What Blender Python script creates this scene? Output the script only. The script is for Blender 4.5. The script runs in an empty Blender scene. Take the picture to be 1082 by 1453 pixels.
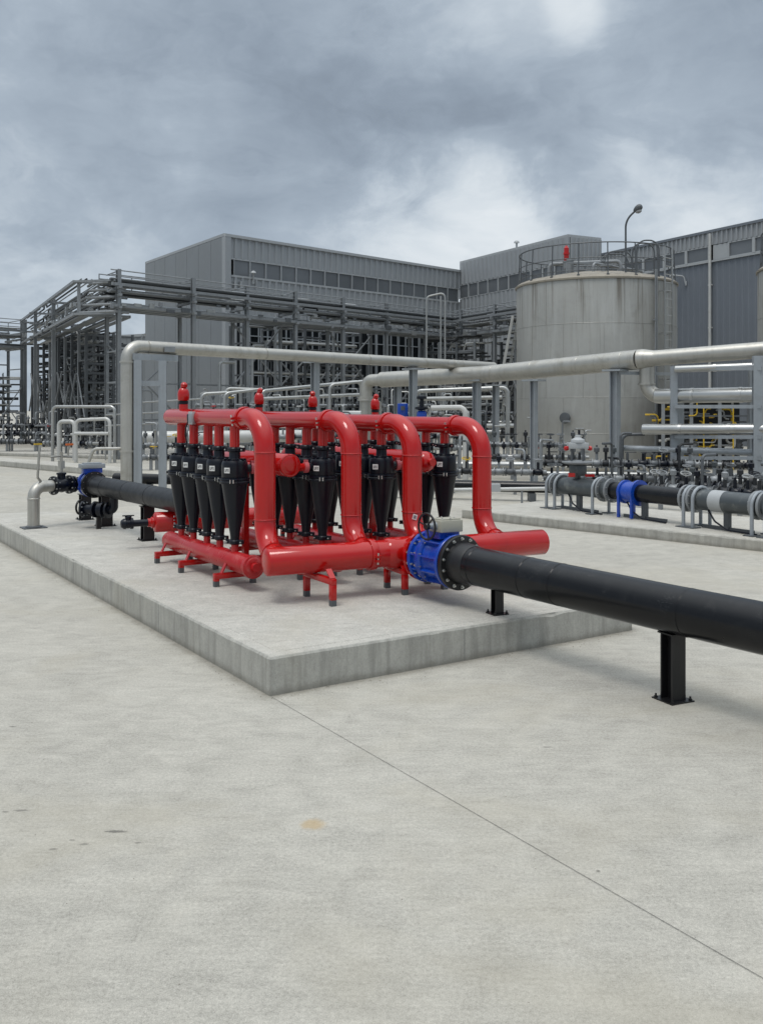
import bpy, bmesh, math, random
from mathutils import Vector as Vec, Matrix
R = math.radians
rnd = random.Random(7)
scene = bpy.context.scene
COL = scene.collection

# ---------------------------------------------------------------- camera
F, CX, CY, H = 1342.0, 541.0, 580.0, 1.7        # survey of the photograph: focal, principal axis, horizon, eye height
cam_d = bpy.data.cameras.new('camera'); cam = bpy.data.objects.new('camera', cam_d); COL.objects.link(cam)
cam.location = (0, 0, H); cam.rotation_euler = (R(90), 0, 0)
cam_d.sensor_fit = 'AUTO'; cam_d.sensor_width = 36
cam_d.lens = 36 * F / 1453
cam_d.shift_y = -(726.5 - CY) / 1453
cam_d.clip_start = 0.05; cam_d.clip_end = 3000
scene.camera = cam

# ---------------------------------------------------------------- light
SUN_EL, SUN_AZ, CLOUD_GAIN = 70, 215, 1.0        # azimuth in degrees clockwise from the view direction (+Y)
EXPOSURE = 0.0
scene.view_settings.view_transform = 'Standard'; scene.view_settings.look = 'None'
scene.view_settings.exposure = EXPOSURE; scene.view_settings.gamma = 1
sd = bpy.data.lights.new('sun', 'SUN'); sd.energy = 1.25; sd.angle = R(20); sd.color = (1, .965, .92)
so = bpy.data.objects.new('sun', sd); COL.objects.link(so)
az, el = R(SUN_AZ), R(SUN_EL)
sdir = Vec((math.sin(az) * math.cos(el), math.cos(az) * math.cos(el), math.sin(el)))
so.rotation_euler = (-sdir).to_track_quat('-Z', 'Y').to_euler()


class NT:
    """tiny node helper"""
    def __init__(s, tree):
        s.t = tree; s.n = tree.nodes; s.l = tree.links
    def new(s, kind, **kw):
        n = s.n.new(kind)
        for k, v in kw.items(): setattr(n, k, v)
        return n
    def link(s, a, b): s.l.new(a, b)
    def math(s, op, a, b=None, c=None, clamp=False):
        n = s.n.new('ShaderNodeMath'); n.operation = op; n.use_clamp = clamp
        for i, v in enumerate((a, b, c)):
            if v is None: continue
            if isinstance(v, (int, float)): n.inputs[i].default_value = v
            else: s.l.new(v, n.inputs[i])
        return n.outputs[0]
    def vmath(s, op, a, b=None):
        n = s.n.new('ShaderNodeVectorMath'); n.operation = op
        for i, v in enumerate((a, b)):
            if v is None: continue
            if isinstance(v, (tuple, list, Vec)): n.inputs[i].default_value = v
            else: s.l.new(v, n.inputs[i])
        return n.outputs['Value'] if op in ('DOT_PRODUCT', 'LENGTH', 'DISTANCE') else n.outputs[0]
    def noise(s, vec, scale, detail=4, rough=.55, dist=0.0):
        n = s.n.new('ShaderNodeTexNoise'); n.inputs['Scale'].default_value = scale
        n.inputs['Detail'].default_value = detail; n.inputs['Roughness'].default_value = rough
        n.inputs['Distortion'].default_value = dist
        if vec is not None: s.l.new(vec, n.inputs['Vector'])
        return n.outputs['Fac']
    def ramp(s, fac, stops, interp='LINEAR'):
        n = s.n.new('ShaderNodeValToRGB'); n.color_ramp.interpolation = interp
        e = n.color_ramp.elements
        while len(e) < len(stops): e.new(0.5)
        for q, (p, c) in zip(e, stops):
            q.position = p; q.color = c if len(c) == 4 else (*c, 1)
        s.l.new(fac, n.inputs[0]); return n.outputs[0]
    def mrange(s, v, a, b, c=0., d=1., smooth=True):
        n = s.n.new('ShaderNodeMapRange'); n.clamp = True
        n.interpolation_type = 'SMOOTHSTEP' if smooth else 'LINEAR'
        s.l.new(v, n.inputs[0])
        for i, x in enumerate((a, b, c, d)): n.inputs[i + 1].default_value = x
        return n.outputs[0]
    def mix(s, fac, a, b, mode='MIX'):
        n = s.n.new('ShaderNodeMix'); n.data_type = 'RGBA'; n.blend_type = mode
        for sock, v in ((n.inputs[0], fac), (n.inputs[6], a), (n.inputs[7], b)):
            if isinstance(v, (int, float)): sock.default_value = v
            elif isinstance(v, (tuple, list)): sock.default_value = v if len(v) == 4 else (*v, 1)
            else: s.l.new(v, sock)
        return n.outputs[2]


world = bpy.data.worlds.new('World'); scene.world = world; world.use_nodes = True
w = NT(world.node_tree); w.n.clear()
sky = w.new('ShaderNodeTexSky', sky_type='NISHITA', sun_disc=False)
sky.sun_elevation = R(SUN_EL); sky.sun_rotation = R(SUN_AZ)
bg_sky = w.new('ShaderNodeBackground'); bg_sky.inputs[1].default_value = .08; w.link(sky.outputs[0], bg_sky.inputs[0])
gen = w.new('ShaderNodeTexCoord').outputs['Generated']
sep = w.new('ShaderNodeSeparateXYZ'); w.link(gen, sep.inputs[0])
cl = w.vmath('MULTIPLY', gen, (1., 1., 1.9))
wn = w.new('ShaderNodeTexNoise'); wn.inputs['Scale'].default_value = 4.0; wn.inputs['Detail'].default_value = 5; w.link(cl, wn.inputs['Vector'])
cw = w.vmath('ADD', cl, w.vmath('MULTIPLY', w.vmath('SUBTRACT', wn.outputs['Color'], (.5, .5, .5)), (.42, .42, .30)))
n1 = w.noise(w.vmath('ADD', cw, (1.3, .2, 2.2)), 2.4, 3, .5, .0)
n2 = w.noise(w.vmath('ADD', cw, (3.1, 7.7, .4)), 4.6, 7, .55, .0)
n4 = w.noise(w.vmath('ADD', cw, (8.1, 1.7, 3.4)), 15, 6, .6, .0)
bil = w.math('SUBTRACT', 1.0, w.math('ABSOLUTE', w.math('MULTIPLY', w.math('SUBTRACT', n2, .5), 4.0)))
dens = w.math('ADD', .53, w.math('MULTIPLY', w.math('SUBTRACT', n1, .5), .48))
dens = w.math('ADD', dens, w.math('MULTIPLY', w.math('SUBTRACT', n2, .5), .36))
dens = w.math('ADD', dens, w.math('MULTIPLY', w.math('SUBTRACT', bil, .6), .05))
dens = w.math('ADD', dens, w.math('MULTIPLY', w.math('SUBTRACT', n4, .5), .14))
warp = w.math('MULTIPLY', w.math('SUBTRACT', w.noise(gen, 9, 6, .6, .4), .5), .02)
def blob(px, py, r0, r1):
    """soft patch of the sky around one direction"""
    d = Vec(((px - CX) / F, 1, (CY - py) / F)).normalized()
    dot = w.vmath('DOT_PRODUCT', w.vmath('NORMALIZE', gen), tuple(d))
    return w.mrange(w.math('ADD', dot, w.math('MULTIPLY', warp, 1.6 * (1 - math.cos(R(r1))) / .02)), math.cos(R(r1)), 1.0)


for (px, py, r0, r1, amt) in ((640, 325, 0, 8, .19), (680, 280, 0, 4, .08), (815, 12, 0, 2.2, .09), (1030, 180, 0, 8, .13), (740, 50, 0, 6, .03), (620, 30, 0, 6, .0),
                              (240, 150, 0, 6, .08), (30, 370, 0, 10, .06), (70, 90, 0, 12, -.05), (60, 230, 0, 9, -.05), (540, 370, 0, 8, .06), (980, 290, 0, 8, .03), (130, 40, 0, 9, .04),
                              (430, 200, 0, 14, -.07), (560, 170, 0, 7, -.03), (1070, 60, 0, 9, -.17), (330, 40, 0, 10, -.04), (730, 120, 0, 5, -.09), (860, 230, 0, 9, .02), (560, 60, 0, 8, .01), (150, 270, 0, 10, -.03)):
    dens = w.math('ADD', dens, w.math('MULTIPLY', blob(px, py, r0, r1), amt))
ccol = w.ramp(dens, [(.28, (.22, .265, .325)), (.42, (.30, .36, .435)), (.54, (.40, .47, .55)), (.63, (.55, .62, .69)), (.72, (.70, .76, .81)), (.86, (.86, .90, .93))])
zen = w.mrange(sep.outputs[2], .45, .92, 1.0, 3.7)
gain = w.math('MULTIPLY', zen, CLOUD_GAIN)
ccol = w.mix(w.mrange(sep.outputs[2], .40, .85, 0., .75), ccol, (.42, .43, .43))
bg_c = w.new('ShaderNodeBackground'); w.link(ccol, bg_c.inputs[0]); w.link(gain, bg_c.inputs[1])
mixs = w.new('ShaderNodeMixShader'); mixs.inputs[0].default_value = .95
w.link(bg_sky.outputs[0], mixs.inputs[1]); w.link(bg_c.outputs[0], mixs.inputs[2])
wo = w.new('ShaderNodeOutputWorld'); w.link(mixs.outputs[0], wo.inputs[0])

# ---------------------------------------------------------------- survey helpers
def P(px, py, Y): return Vec(((px - CX) / F * Y, Y, H - (py - CY) / F * Y))
def G(px, py, z=0.0):
    Y = (H - z) * F / (py - CY); return Vec(((px - CX) / F * Y, Y, z))
U = Vec((.8396, .5433, 0)); V = Vec((-.5435, .8394, 0)); Z = Vec((0, 0, 1))

# ---------------------------------------------------------------- materials
def material(name, base, rough=.6, metal=0., var=.18, vscale=2.5, fine=40, fvar=.08, tint=None, tint_amt=.0, tint_scale=3.,
             bump=.0, bscale=60, streak=0., streak_col=(.1, .09, .08), rvar=.15, spec=.5, coat=0.):
    m = bpy.data.materials.new(name); m.use_nodes = True
    t = NT(m.node_tree); t.n.clear()
    b = t.new('ShaderNodeBsdfPrincipled'); o = t.new('ShaderNodeOutputMaterial'); t.link(b.outputs[0], o.inputs[0])
    pos = t.new('ShaderNodeNewGeometry').outputs['Position']
    a = t.noise(pos, vscale, 5, .6, .3); f = t.noise(pos, fine, 4, .6)
    v = t.math('ADD', t.math('MULTIPLY', t.math('SUBTRACT', a, .5), 2 * var), t.math('MULTIPLY', t.math('SUBTRACT', f, .5), 2 * fvar))
    v = t.math('ADD', v, 1.0)
    c = t.mix(1.0, base, v, 'MULTIPLY') if False else None
    vm = t.new('ShaderNodeVectorMath', operation='SCALE'); vm.inputs[0].default_value = base[:3]; t.link(v, vm.inputs['Scale'])
    c = vm.outputs[0]
    if tint:
        tn = t.mrange(t.noise(t.vmath('ADD', pos, (5.3, 1.7, 9.2)), tint_scale, 6, .65, .6), .52, .72)
        c = t.mix(t.math('MULTIPLY', tn, tint_amt), c, tint)
    if streak:
        sv = t.vmath('MULTIPLY', pos, (7, 7, .35))
        sn = t.mrange(t.noise(sv, 1.6, 5, .6, .2), .5, .74)
        c = t.mix(t.math('MULTIPLY', sn, streak), c, streak_col)
    t.link(c, b.inputs['Base Color'])
    rn = t.math('ADD', t.math('MULTIPLY', t.math('SUBTRACT', t.noise(pos, vscale * 3, 4, .6), .5), 2 * rvar), rough, clamp=True)
    t.link(rn, b.inputs['Roughness'])
    b.inputs['Metallic'].default_value = metal
    b.inputs['Specular IOR Level'].default_value = spec
    if coat: b.inputs['Coat Weight'].default_value = coat; b.inputs['Coat Roughness'].default_value = .12
    if bump:
        bn = t.new('ShaderNodeBump'); bn.inputs['Strength'].default_value = bump; bn.inputs['Distance'].default_value = .004
        t.link(t.noise(pos, bscale, 5, .6), bn.inputs['Height']); t.link(bn.outputs[0], b.inputs['Normal'])
    return m


def concrete(name, base, ground=False, side=False):
    m = bpy.data.materials.new(name); m.use_nodes = True
    t = NT(m.node_tree); t.n.clear()
    b = t.new('ShaderNodeBsdfPrincipled'); o = t.new('ShaderNodeOutputMaterial'); t.link(b.outputs[0], o.inputs[0])
    pos = t.new('ShaderNodeNewGeometry').outputs['Position']
    big = t.noise(pos, .35, 5, .6, .4)
    mid = t.noise(t.vmath('MULTIPLY', pos, (1.7, 2.0, 1.5)), 2.6, 8, .72, .6)
    brush = t.noise(t.vmath('MULTIPLY', pos, (3, 16, 3)), 1.8, 6, .65, .3)
    fine = t.noise(pos, 70, 3, .7)
    grit = t.noise(pos, 240, 2, .6)
    v = 1.0
    for n, k in ((big, .22), (mid, .36), (brush, .20), (fine, .25 if side else .46), (grit, .22 if side else .55)):
        v = t.math('ADD', t.math('MULTIPLY', t.math('SUBTRACT', n, .5), 2 * k), v)
    vm = t.new('ShaderNodeVectorMath', operation='SCALE'); vm.inputs[0].default_value = base; t.link(v, vm.inputs['Scale'])
    c = vm.outputs[0]
    wm = t.mrange(t.noise(t.vmath('ADD', pos, (31, 4, 2)), .8, 5, .6, .5), .46, .7)
    c = t.mix(t.math('MULTIPLY', wm, .40), c, (base[0] * .93, base[1] * .89, base[2] * .80))
    pale = t.mrange(t.noise(t.vmath('ADD', pos, (3, 44, 2)), 2.3, 8, .72, 1.2), .56, .72)
    c = t.mix(t.math('MULTIPLY', pale, .30), c, tuple(min(.7, x * 1.28) for x in base))
    pits = t.mrange(t.noise(t.vmath('ADD', pos, (9, 9, 9)), 55, 2, .5), .68, .76)
    c = t.mix(t.math('MULTIPLY', pits, .35), c, tuple(x * .5 for x in base))
    if side:
        sv = t.vmath('MULTIPLY', pos, (9, 9, .7))
        sn = t.mrange(t.noise(sv, 1.3, 6, .65, .3), .42, .72)
        c = t.mix(t.math('MULTIPLY', sn, .62), c, tuple(x * .58 for x in base))
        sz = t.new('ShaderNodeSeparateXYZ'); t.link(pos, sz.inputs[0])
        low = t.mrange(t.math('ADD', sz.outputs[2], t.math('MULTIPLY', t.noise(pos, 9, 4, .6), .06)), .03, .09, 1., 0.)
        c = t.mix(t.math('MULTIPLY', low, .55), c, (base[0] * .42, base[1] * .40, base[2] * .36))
    if ground:
        def stain(x, y, r, col, amt, stretch=(1, 1, 1), rough=9):
            nonlocal c
            d = t.vmath('LENGTH', t.vmath('MULTIPLY', t.vmath('SUBTRACT', pos, (x, y, 0)), stretch))
            d = t.math('ADD', d, t.math('MULTIPLY', t.math('SUBTRACT', t.noise(pos, rough, 5, .7), .5), r * 1.6))
            f = t.mrange(d, r * .35, r, 1., 0.)
            c = t.mix(t.math('MULTIPLY', f, amt), c, col)
        g = G(444, 1170); stain(g.x, g.y, .07, (.40, .28, .13), .6)
        for (px, py, r, sx, sy, a) in ((165, 1180, .035, .6, 2.2, .75), (30, 1150, .03, .7, 2, .6), (8, 1152, .02, 1, 2, .6), (120, 1198, .022, .8, 1.6, .5),
                                     (196, 1196, .014, .8, 2, .7), (75, 1205, .018, .8, 1.4, .5), (102, 1192, .016, 1, 1.4, .5), (18, 1031, .02, .7, 2, .7),
                                     (848, 1236, .012, 1, 1, .7), (775, 1060, .02, .6, 1.5, .5)):
            g = G(px, py); stain(g.x, g.y, r, (.10, .095, .085), a, (sx, sy, 1), 45)
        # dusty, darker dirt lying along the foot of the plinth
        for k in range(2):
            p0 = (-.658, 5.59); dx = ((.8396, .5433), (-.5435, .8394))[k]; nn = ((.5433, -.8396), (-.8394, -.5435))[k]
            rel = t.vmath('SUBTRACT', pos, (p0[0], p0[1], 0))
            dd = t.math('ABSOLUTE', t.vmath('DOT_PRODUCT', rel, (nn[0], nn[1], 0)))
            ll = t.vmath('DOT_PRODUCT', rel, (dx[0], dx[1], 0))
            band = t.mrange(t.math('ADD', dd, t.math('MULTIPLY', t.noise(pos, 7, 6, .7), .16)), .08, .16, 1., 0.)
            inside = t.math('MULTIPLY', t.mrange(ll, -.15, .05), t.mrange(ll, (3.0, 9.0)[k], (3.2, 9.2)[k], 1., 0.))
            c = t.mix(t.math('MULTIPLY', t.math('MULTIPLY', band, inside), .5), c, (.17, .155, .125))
    t.link(c, b.inputs['Base Color'])
    b.inputs['Roughness'].default_value = .88; b.inputs['Specular IOR Level'].default_value = .3
    bn = t.new('ShaderNodeBump'); bn.inputs['Strength'].default_value = .45; bn.inputs['Distance'].default_value = .004
    hh = t.math('ADD', t.math('MULTIPLY', fine, .6), t.math('ADD', t.math('MULTIPLY', grit, .4), t.math('MULTIPLY', brush, 1.2)))
    t.link(hh, bn.inputs['Height']); t.link(bn.outputs[0], b.inputs['Normal'])
    return m


M = {}
M['ground'] = concrete('ground_concrete', (.388, .371, .327), ground=True)
M['plinth'] = concrete('plinth_top_concrete', (.43, .415, .375))
M['plinth_side'] = concrete('plinth_side_concrete', (.40, .392, .355), side=True)
M['grit'] = material('grit', (.24, .225, .19), .9, var=.4, vscale=9)
M['joint'] = material('joint_sealant', (.055, .052, .048), .9, var=.3)
M['red'] = material('red_enamel', (.43, .0065, .0055), .15, var=.07, vscale=3, fine=30, fvar=.03, tint=(.30, .007, .007), tint_amt=.45, tint_scale=2.5, bump=.02, bscale=40, coat=.1, rvar=.06, spec=.5)
M['red_worn'] = material('worn_red_enamel', (.40, .006, .009), .3, var=.12, vscale=4, fine=30, fvar=.06, tint=(.52, .17, .16), tint_amt=.5, tint_scale=9, bump=.05, bscale=50, rvar=.12)
M['red_dull'] = material('dull_red_rubber', (.50, .10, .11), .5, var=.1)
M['hdpe'] = material('black_polyethylene', (.005, .0055, .007), .23, var=.3, vscale=5, fine=60, fvar=.2, tint=(.022, .023, .024), tint_amt=.35, tint_scale=2.2, bump=.03, bscale=25, rvar=.10, spec=.3)
def scratch(m):
    t = NT(m.node_tree); b = next(n for n in t.n if n.type == 'BSDF_PRINCIPLED'); src = b.inputs['Base Color'].links[0].from_socket
    pos = t.new('ShaderNodeNewGeometry').outputs['Position']
    a = t.noise(t.vmath('MULTIPLY', pos, (16, 5, 40)), 2.2, 2, .4, 1.5); ln = t.math('SUBTRACT', 1.0, t.mrange(t.math('ABSOLUTE', t.math('SUBTRACT', a, .5)), .0, .012))
    msk = t.mrange(t.noise(pos, 3.2, 3, .6), .56, .66)
    dust = t.mrange(t.noise(t.vmath('ADD', pos, (4, 9, 1)), 6, 7, .75, .8), .54, .78)
    c = t.mix(t.math('MULTIPLY', t.math('MULTIPLY', ln, msk), .55), src, (.12, .12, .12)); c = t.mix(t.math('MULTIPLY', dust, .14), c, (.085, .083, .078))
    t.link(c, b.inputs['Base Color'])
scratch(M['hdpe'])
M['hdpe_dull'] = material('dusty_black_polyethylene', (.016, .017, .019), .42, var=.3, vscale=4, tint=(.05, .05, .05), tint_amt=.4, tint_scale=3, spec=.3)
M['black'] = material('black_nylon', (.0028, .0046, .0105), .33, var=.2, fine=60, fvar=.1, bump=.03, bscale=120, rvar=.08, spec=.35)
M['blackpaint'] = material('black_steel_paint', (.006, .006, .007), .4, var=.2, tint=(.03, .03, .03), tint_amt=.3, tint_scale=9)
M['blue'] = material('blue_epoxy', (.004, .050, .35), .25, var=.12, vscale=6, tint=(.01, .07, .42), tint_amt=.35, tint_scale=8, bump=.04, bscale=60, coat=.2)
M['beige'] = material('beige_box_paint', (.36, .35, .29), .5, var=.1, tint=(.22, .2, .16), tint_amt=.4)
M['bolt'] = material('zinc_bolt', (.62, .62, .6), .3, 1., var=.15)
M['galv'] = material('galvanised_steel', (.40, .405, .395), .42, .75, var=.16, vscale=3, fine=25, fvar=.1, tint=(.27, .26, .23), tint_amt=.5, tint_scale=2.5, streak=.25, streak_col=(.18, .165, .14))
M['galvpaint'] = material('galvanised_post', (.32, .345, .365), .48, .4, var=.15, fine=20, tint=(.22, .225, .225), tint_amt=.4, streak=.3, streak_col=(.18, .18, .175))
M['zincwarm'] = material('weathered_steel_pipe', (.44, .43, .395), .42, .7, var=.18, vscale=2, fine=30, tint=(.27, .25, .20), tint_amt=.55, tint_scale=1.6, streak=.35, streak_col=(.24, .22, .18))
M['clad'] = material('aluminium_jacket', (.52, .52, .505), .33, .9, var=.10, vscale=1.2, fine=5, fvar=.06, tint=(.36, .36, .33), tint_amt=.5, tint_scale=1.5, rvar=.03)
M['white'] = material('white_pipe_paint', (.50, .50, .48), .45, .15, var=.12, tint=(.33, .32, .28), tint_amt=.5)
M['dark'] = material('dark_grey_steel', (.10, .108, .115), .5, .3, var=.25, vscale=1.5, fine=12, fvar=.15, tint=(.055, .055, .055), tint_amt=.4)
M['steel'] = material('grey_steel_post', (.25, .263, .272), .5, .35, var=.22, vscale=1.2, fine=10, tint=(.15, .155, .16), tint_amt=.5, streak=.3, streak_col=(.13, .13, .13))
M['dark2'] = material('black_steel_clutter', (.022, .024, .027), .5, .2, var=.3)
M['greypipe'] = material('grey_coated_pipe', (.065, .075, .08), .36, .2, var=.2, vscale=4, fine=20, tint=(.20, .21, .20), tint_amt=.6, tint_scale=5, rvar=.06)
def tank_shell():
    m = material('tank_shell', (.365, .362, .338), .5, .4, var=.16, vscale=.7, fine=6, fvar=.06, tint=(.28, .275, .25), tint_amt=.7, tint_scale=.9, streak=.45, streak_col=(.25, .24, .21), bump=.1, bscale=3)
    t = NT(m.node_tree); b = next(n for n in t.n if n.type == 'BSDF_PRINCIPLED'); src = b.inputs['Base Color'].links[0].from_socket
    pos = t.new('ShaderNodeNewGeometry').outputs['Position']; sz = t.new('ShaderNodeSeparateXYZ'); t.link(pos, sz.inputs[0])
    run = t.mrange(t.noise(t.vmath('MULTIPLY', pos, (3.2, 3.2, .13)), 1.5, 5, .62, .2), .50, .68)
    top = t.mrange(t.math('ADD', sz.outputs[2], t.math('MULTIPLY', t.noise(t.vmath('MULTIPLY', pos, (4, 4, .3)), 1.3, 3, .5), 3.0)), 5.2, 7.3)
    c = t.mix(t.math('MULTIPLY', t.math('MULTIPLY', run, top), .75), src, (.12, .10, .075))
    pale = t.mrange(t.noise(t.vmath('MULTIPLY', pos, (2.0, 2.0, .22)), 1.4, 6, .6, .4), .52, .72)
    c = t.mix(t.math('MULTIPLY', pale, .35), c, (.52, .52, .50))
    t.link(c, b.inputs['Base Color']); return m
M['tank'] = tank_shell()
M['tankrim'] = material('tank_rim', (.30, .27, .22), .6, .1, var=.2, tint=(.14, .12, .10), tint_amt=.6, streak=.3)
M['clad_wall'] = material('grey_cladding', (.33, .345, .355), .5, .2, var=.1, vscale=.3, fine=3, fvar=.05, tint=(.26, .27, .28), tint_amt=.3, tint_scale=.4, streak=.25, streak_col=(.25, .26, .265))
M['clad_flat'] = material('flat_grey_panel', (.20, .213, .222), .5, .15, var=.08, vscale=.25, fine=2, fvar=.04, streak=.2, streak_col=(.17, .18, .185))
M['clad_blue'] = material('slate_blue_cladding', (.165, .182, .205), .5, .2, var=.1, vscale=.3, fine=3, fvar=.05, streak=.25, streak_col=(.13, .15, .165))
M['trim'] = material('pale_trim', (.38, .395, .40), .5, .1, var=.1)
M['glass'] = material('sky_reflection_glass', (.13, .14, .15), .2, 0, var=.5, vscale=.25, rvar=.05, spec=.6)  # grey base and its variation paint the reflected sky into the panes
M['glass_dark'] = material('shaded_hall_glass', (.008, .010, .012), .35, 0, var=.4, vscale=.5, rvar=.1, spec=.12)  # near-black base paints in the dark interior and dark reflections
M['yellow'] = material('yellow_paint', (.55, .36, .02), .45, var=.15, tint=(.3, .2, .04), tint_amt=.4)
M['orange'] = material('orange_paint', (.55, .12, .02), .45, var=.15)
M['tag'] = material('white_tag', (.72, .72, .70), .5, var=.05)
M['ink'] = material('black_ink', (.015, .015, .018), .6)
M['lampglass'] = material('grey_lens', (.3, .31, .32), .25)

# ---------------------------------------------------------------- mesh builder
def perp(d):
    a = Vec((0, 0, 1)) if abs(d.z) < .9 else Vec((1, 0, 0))
    x = d.cross(a).normalized(); return x, x.cross(d).normalized()

def fillet(pts, rad, k=8):
    pts = [Vec(p) for p in pts]; out = [pts[0]]
    for i in range(1, len(pts) - 1):
        a, b, c = pts[i - 1], pts[i], pts[i + 1]
        d0 = (a - b); d1 = (c - b); l0, l1 = d0.length, d1.length; d0 /= l0; d1 /= l1
        ang = d0.angle(d1)
        if ang > R(178): out.append(b); continue
        L = min(rad / math.tan(ang / 2), l0 * .98 if i == 1 else l0 * .49, l1 * .98 if i == len(pts) - 2 else l1 * .49)
        r = L * math.tan(ang / 2)
        ctr = b + (d0 + d1).normalized() * (r / math.sin(ang / 2))
        s, e = b + d0 * L - ctr, b + d1 * L - ctr
        tot = s.angle(e); 
        for j in range(k + 1):
            q = j / k
            out.append(ctr + (s * math.sin((1 - q) * tot) + e * math.sin(q * tot)) / math.sin(tot))
    out.append(pts[-1]); return out


class MB:
    def __init__(s): s.v = []; s.f = []
    def ring(s, c, x, y, r, n):
        i = len(s.v)
        for k in range(n):
            a = 2 * math.pi * k / n; s.v.append(c + x * (r * math.cos(a)) + y * (r * math.sin(a)))
        return i
    def skin(s, a, b, n):
        for k in range(n):
            q = (k + 1) % n; s.f.append((a + k, a + q, b + q, b + k))
    def cap(s, a, n, flip=False):
        f = tuple(range(a, a + n)); s.f.append(f[::-1] if flip else f)
    def tube(s, pts, r, n=16, bend=None, k=8, caps=True):
        pts = [Vec(p) for p in pts]
        if bend: pts = fillet(pts, bend, k)
        rs = r if isinstance(r, (list, tuple)) else [r] * len(pts)
        d = (pts[1] - pts[0]).normalized(); x, y = perp(d); prev = None
        for i, p in enumerate(pts):
            if i == 0: t = (pts[1] - p).normalized()
            elif i == len(pts) - 1: t = (p - pts[i - 1]).normalized()
            else: t = ((p - pts[i - 1]).normalized() + (pts[i + 1] - p).normalized()).normalized()
            x = (x - t * x.dot(t)).normalized(); y = t.cross(x)
            a = s.ring(p, x, y, rs[i], n)
            if prev is not None: s.skin(prev, a, n)
            elif caps: s.cap(a, n, True)
            prev = a
        if caps: s.cap(prev, n)
        return s
    def lathe(s, o, axis, prof, n=20):
        o = Vec(o); axis = Vec(axis).normalized(); x, y = perp(axis); prev = None
        for (r, h) in prof:
            a = s.ring(o + axis * h, x, y, max(r, 1e-4), n)
            if prev is not None: s.skin(prev, a, n)
            else: s.cap(a, n, True)
            prev = a
        s.cap(prev, n); return s
    def cyl(s, p0, p1, r, n=12, r1=None):
        p0, p1 = Vec(p0), Vec(p1); L = (p1 - p0).length
        return s.lathe(p0, p1 - p0, [(r, 0), (r if r1 is None else r1, L)], n)
    def obox(s, c, ax, ay, az):
        """box from centre and three half vectors"""
        c = Vec(c); i = len(s.v)
        for q in ((-1, -1, -1), (1, -1, -1), (1, 1, -1), (-1, 1, -1), (-1, -1, 1), (1, -1, 1), (1, 1, 1), (-1, 1, 1)):
            s.v.append(c + ax * q[0] + ay * q[1] + az * q[2])
        for f in ((0, 3, 2, 1), (4, 5, 6, 7), (0, 1, 5, 4), (1, 2, 6, 5), (2, 3, 7, 6), (3, 0, 4, 7)): s.f.append(tuple(i + k for k in f))
        return s
    def beam(s, p0, p1, wd, ht, side=None):
        p0, p1 = Vec(p0), Vec(p1); d = (p1 - p0); L = d.length; d /= L
        if side is None: x, y = perp(d)
        else:
            x = Vec(side); x = (x - d * x.dot(d)).normalized(); y = d.cross(x)
        return s.obox((p0 + p1) / 2, x * (wd / 2), y * (ht / 2), d * (L / 2))
    def hbeam(s, p0, p1, wd, ht, side):
        """H section"""
        p0, p1 = Vec(p0), Vec(p1); d = (p1 - p0).normalized(); x = Vec(side); x = (x - d * x.dot(d)).normalized(); y = d.cross(x)
        tf = ht * .12
        for sg in (-1, 1): s.beam(p0 + y * sg * (ht / 2 - tf / 2), p1 + y * sg * (ht / 2 - tf / 2), wd, tf, x)
        s.beam(p0, p1, wd * .12, ht - 2 * tf - .001, x); return s
    def torus(s, c, axis, R0, r, n=28, m=8):
        c = Vec(c); axis = Vec(axis).normalized(); x, y = perp(axis); base = len(s.v)
        for i in range(n):
            a = 2 * math.pi * i / n; e = x * math.cos(a) + y * math.sin(a)
            for j in range(m):
                b = 2 * math.pi * j / m; s.v.append(c + e * (R0 + r * math.cos(b)) + axis * (r * math.sin(b)))
        for i in range(n):
            for j in range(m):
                s.f.append((base + i * m + j, base + ((i + 1) % n) * m + j, base + ((i + 1) % n) * m + (j + 1) % m, base + i * m + (j + 1) % m))
        return s
    def bolts(s, c, axis, R0, n, r=.012, L=.05, ph=0.0):
        c = Vec(c); axis = Vec(axis).normalized(); x, y = perp(axis)
        for k in range(n):
            a = 2 * math.pi * (k + .5) / n + ph; p = c + (x * math.cos(a) + y * math.sin(a)) * R0
            s.lathe(p - axis * L / 2, axis, [(r * .55, 0), (r * .55, L * .2), (r, L * .2), (r, L * .8), (r * .55, L * .8), (r * .55, L)], 6)
        return s
    def quad(s, a, b, c, d):
        i = len(s.v); s.v += [Vec(a), Vec(b), Vec(c), Vec(d)]; s.f.append((i, i + 1, i + 2, i + 3)); return s
    def each(s, name, mat, parent=None, angle=32, bevel=0):
        """one object for every loose piece"""
        par = list(range(len(s.v)))
        def find(a):
            while par[a] != a: par[a] = par[par[a]]; a = par[a]
            return a
        for f in s.f:
            for i in f[1:]: par[find(i)] = find(f[0])
        grp = {}
        for f in s.f: grp.setdefault(find(f[0]), []).append(f)
        for fs in grp.values():
            m = MB(); ids = sorted({i for f in fs for i in f}); mp = {i: k for k, i in enumerate(ids)}
            m.v = [s.v[i] for i in ids]; m.f = [tuple(mp[i] for i in f) for f in fs]; m.build(name, mat, parent, angle, bevel)
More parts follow.
